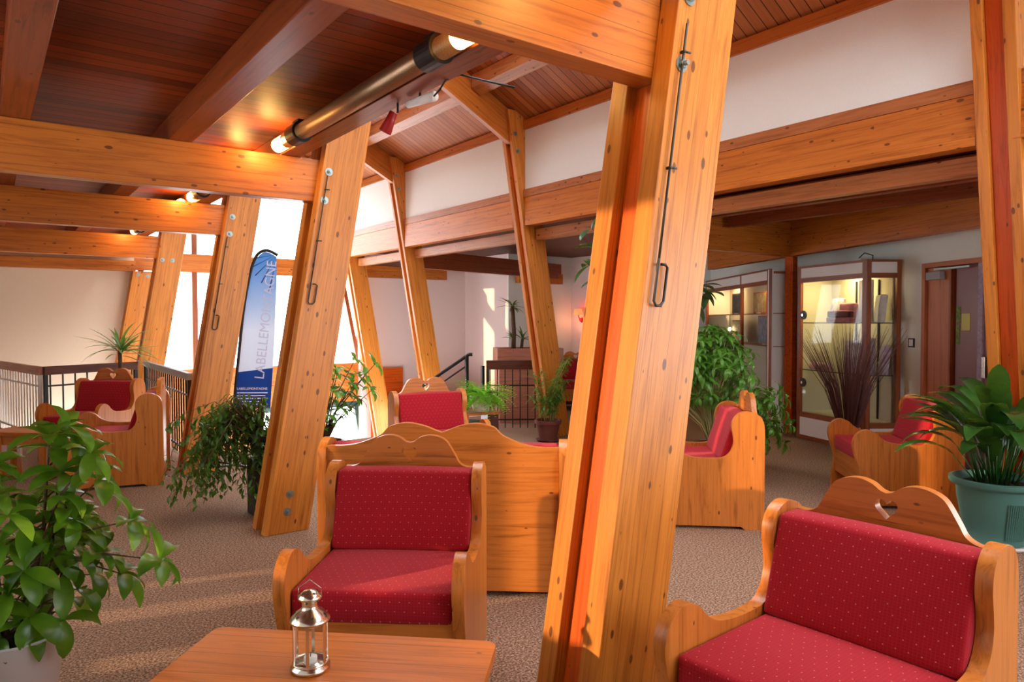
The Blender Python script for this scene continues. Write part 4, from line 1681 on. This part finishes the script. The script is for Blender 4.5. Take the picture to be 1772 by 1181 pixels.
for u in (.5, Lc - .5):
    ld = bpy.data.lights.new('cabinet_light', 'AREA')
    ld.energy = 8
    ld.size = .25
    ld.color = (1, .66, .30)
    lo = bpy.data.objects.new('cabinet_light', ld)
    COL.objects.link(lo)
    lo.location = tuple(cf + fd2 * u + in2 * .18 + Vector((0, 0, CH - .08)))
bl_ = thing('picture_lamp', 'small bare glowing bulb in the left cabinet', 'lamp', tuple(cf + fd2 * (Lc - 1.95) + in2 * .12 + Vector((0, 0, 1.33))))
b = MB()
b.lathe([(0, -.03), (.02, -.02), (.026, 0), (.02, .02), (0, .03)], 16)
b.build('bulb', M['bulb'], bl_, True)
b = MB()
b.tube([(0, 0, .03), (0, 0, .217)], .006, 6)
b.build('stem', M['black'], bl_)

# ------------------------------------------------------------------ right wall with the double door
wdir = (Vector(WR0) - Vector(WR1)).normalized().to_3d()        # from far to near
A0 = Vector(WR1).to_3d()
WL = (Vector(WR0) - Vector(WR1)).length


def ws_of(px):
    """distance along the wall at which a sight line at this column meets it"""
    k = (px - 886) / 1225.2
    # camera coords of the wall ends
    (xa, za), (xb, zb) = (4.055, 9.9), (5.05, 2.0)
    t_ = (k * za - xa) / ((xb - xa) - k * (zb - za))
    return t_ * WL


def wp(s, off=0.0):
    n = Vector((-wdir.y, wdir.x, 0))
    return A0 + wdir * s + n * off


s0, s1, s2 = ws_of(1598), ws_of(1645), ws_of(1700)
s3 = s2 + .18
DH = 2.06


def wall_piece(name, a, b_, z0, z1, mat, t_=.12):
    p, q = wp(a), wp(b_)
    return wall(name, (p.x, p.y), (q.x, q.y), z0, z1, mat, t_, 1)


wall_piece('wall_right', 0, s0, 0, 3.0, M['white'])
wall_piece('wall_right_over_door', s0, s3, DH, 3.0, M['white'])
wall_piece('wall_right_near', s3, ws_of(1840), 0, 3.0, M['white'])
wall_piece('wall_right_sill', ws_of(1840), WL, 0, .8, M['white'])  # out of view; wall left open above it to light the aisle
d1 = struct(empty('door_1', wp(s0)))


def wbox(name, a, b_, o0, o1, z0, z1, mat, par):
    p, q = wp(a, o0), wp(b_, o0)
    return vbox(name, p, q, z0, z1, o1 - o0, mat, par)


wbox('frame', s0, s0 + .05, -.03, .10, 0, DH, M['doorwood'], d1)
wbox('frame', s3 - .05, s3, -.03, .10, 0, DH, M['frame'], d1)
wbox('frame', s0 + .05, s3 - .05, -.03, .10, DH - .05, DH, M['doorwood'], d1)
wbox('stop', s0 + .05, s3 - .05, .085, .10, 0, DH - .05, M['black'], d1)  # added dark sheet, blocks the sky showing through between the leaves
lf = wbox('leaf', s0 + .055, s1 - .02, .0, .045, .01, DH - .055, M['doorwood'], d1)
wbox('meeting_stile', s1 - .02, s1 + .005, -.01, .05, .01, DH - .055, M['frame'], d1)
lf2 = wbox('leaf', s1 + .03, s2 - .04, .03, .075, .01, DH - .055, M['mauve'], d1)
wbox('edge_strip', s2 - .04, s2 + .02, -.02, .06, .01, DH - .02, M['lilac'], d1)
wbox('leaf', s2 + .02, s3 - .055, .0, .045, .01, DH - .055, M['mauve'], d1)
wbox('door_closer', s0 + .10, s1 - .08, -.06, -.005, DH - .18, DH - .10, M['grey'], d1)
wbox('closer_arm', s0 + .2, s2 - .12, -.05, -.035, DH - .085, DH - .065, M['steel'], d1)
wbox('door_handle', s2 + .05, s2 + .09, -.05, -.005, .92, 1.12, M['chrome'], d1)
M['note1'] = plain('yellow_paper', (.62, .62, .22), .8)
M['note2'] = plain('green_print', (.25, .42, .12), .8, noise=.6, nscale=40)
for k, (a, b_, z0, z1, mt, lab) in enumerate(((.04, .10, 1.44, 1.60, 'note2', 'small green printed notice taped highest on the mauve door'), (.04, .09, 1.22, 1.42, 'note2', 'narrow green notice taped lowest on the mauve door'),
                                              (.11, .22, 1.36, 1.53, 'note1', 'yellow paper notice on the mauve door'))):
    p, q = wp(s1 + a), wp(s1 + b_)
    o = tag(empty('notice', wp(s1 + a, .025) + Vector((0, 0, z0))), lab, 'notice', 'notices on the door')
    vbox('sheet', wp(s1 + a, .026), wp(s1 + b_, .026), z0, z1, .003, M[mt], o)
sa = ws_of(1578)
lsw = thing('light_switch', 'white rocker switch in a black surround on the white wall', 'switch', wp(sa) + Vector((0, 0, 1.2)))
vbox('plate', wp(sa - .05, -.008), wp(sa + .05, -.008), 1.17, 1.27, .0075, M['black'], lsw)
vbox('rocker', wp(sa - .03, -.012), wp(sa + .03, -.012), 1.185, 1.255, .003, M['panel'], lsw)

# red wall lamp far back
sl = thing('wall_lamp', 'small lit red-shaded wall lamp on the far nook corner', 'lamp', (9.74, 10.62, 1.58))
b = MB()
b.lathe([(.07, .06), (.10, -.06), (.095, -.06), (.065, .06)], 20, (-.12, 0, .06))
b.build('shade', M['lampred'], sl, True)
b = MB()
b.tube([(0, 0, -.06), (-.06, 0, -.10), (-.12, 0, -.04), (-.12, 0, .03)], .012, 8)
b.build('arm', M['red'], sl, True)
b = MB()
b.lathe([(0, -.08), (.05, -.04), (.06, 0), (.0, .03)], 16, (-.03, 0, -.08))
b.build('mount', M['red'], sl, True)
ld = bpy.data.lights.new('wall_lamp_light', 'POINT')
ld.energy = 3
ld.color = (1, .35, .15)
ld.shadow_soft_size = .05
lo = bpy.data.objects.new('wall_lamp_light', ld)
COL.objects.link(lo)
lo.location = (9.52, 10.62, 1.47)
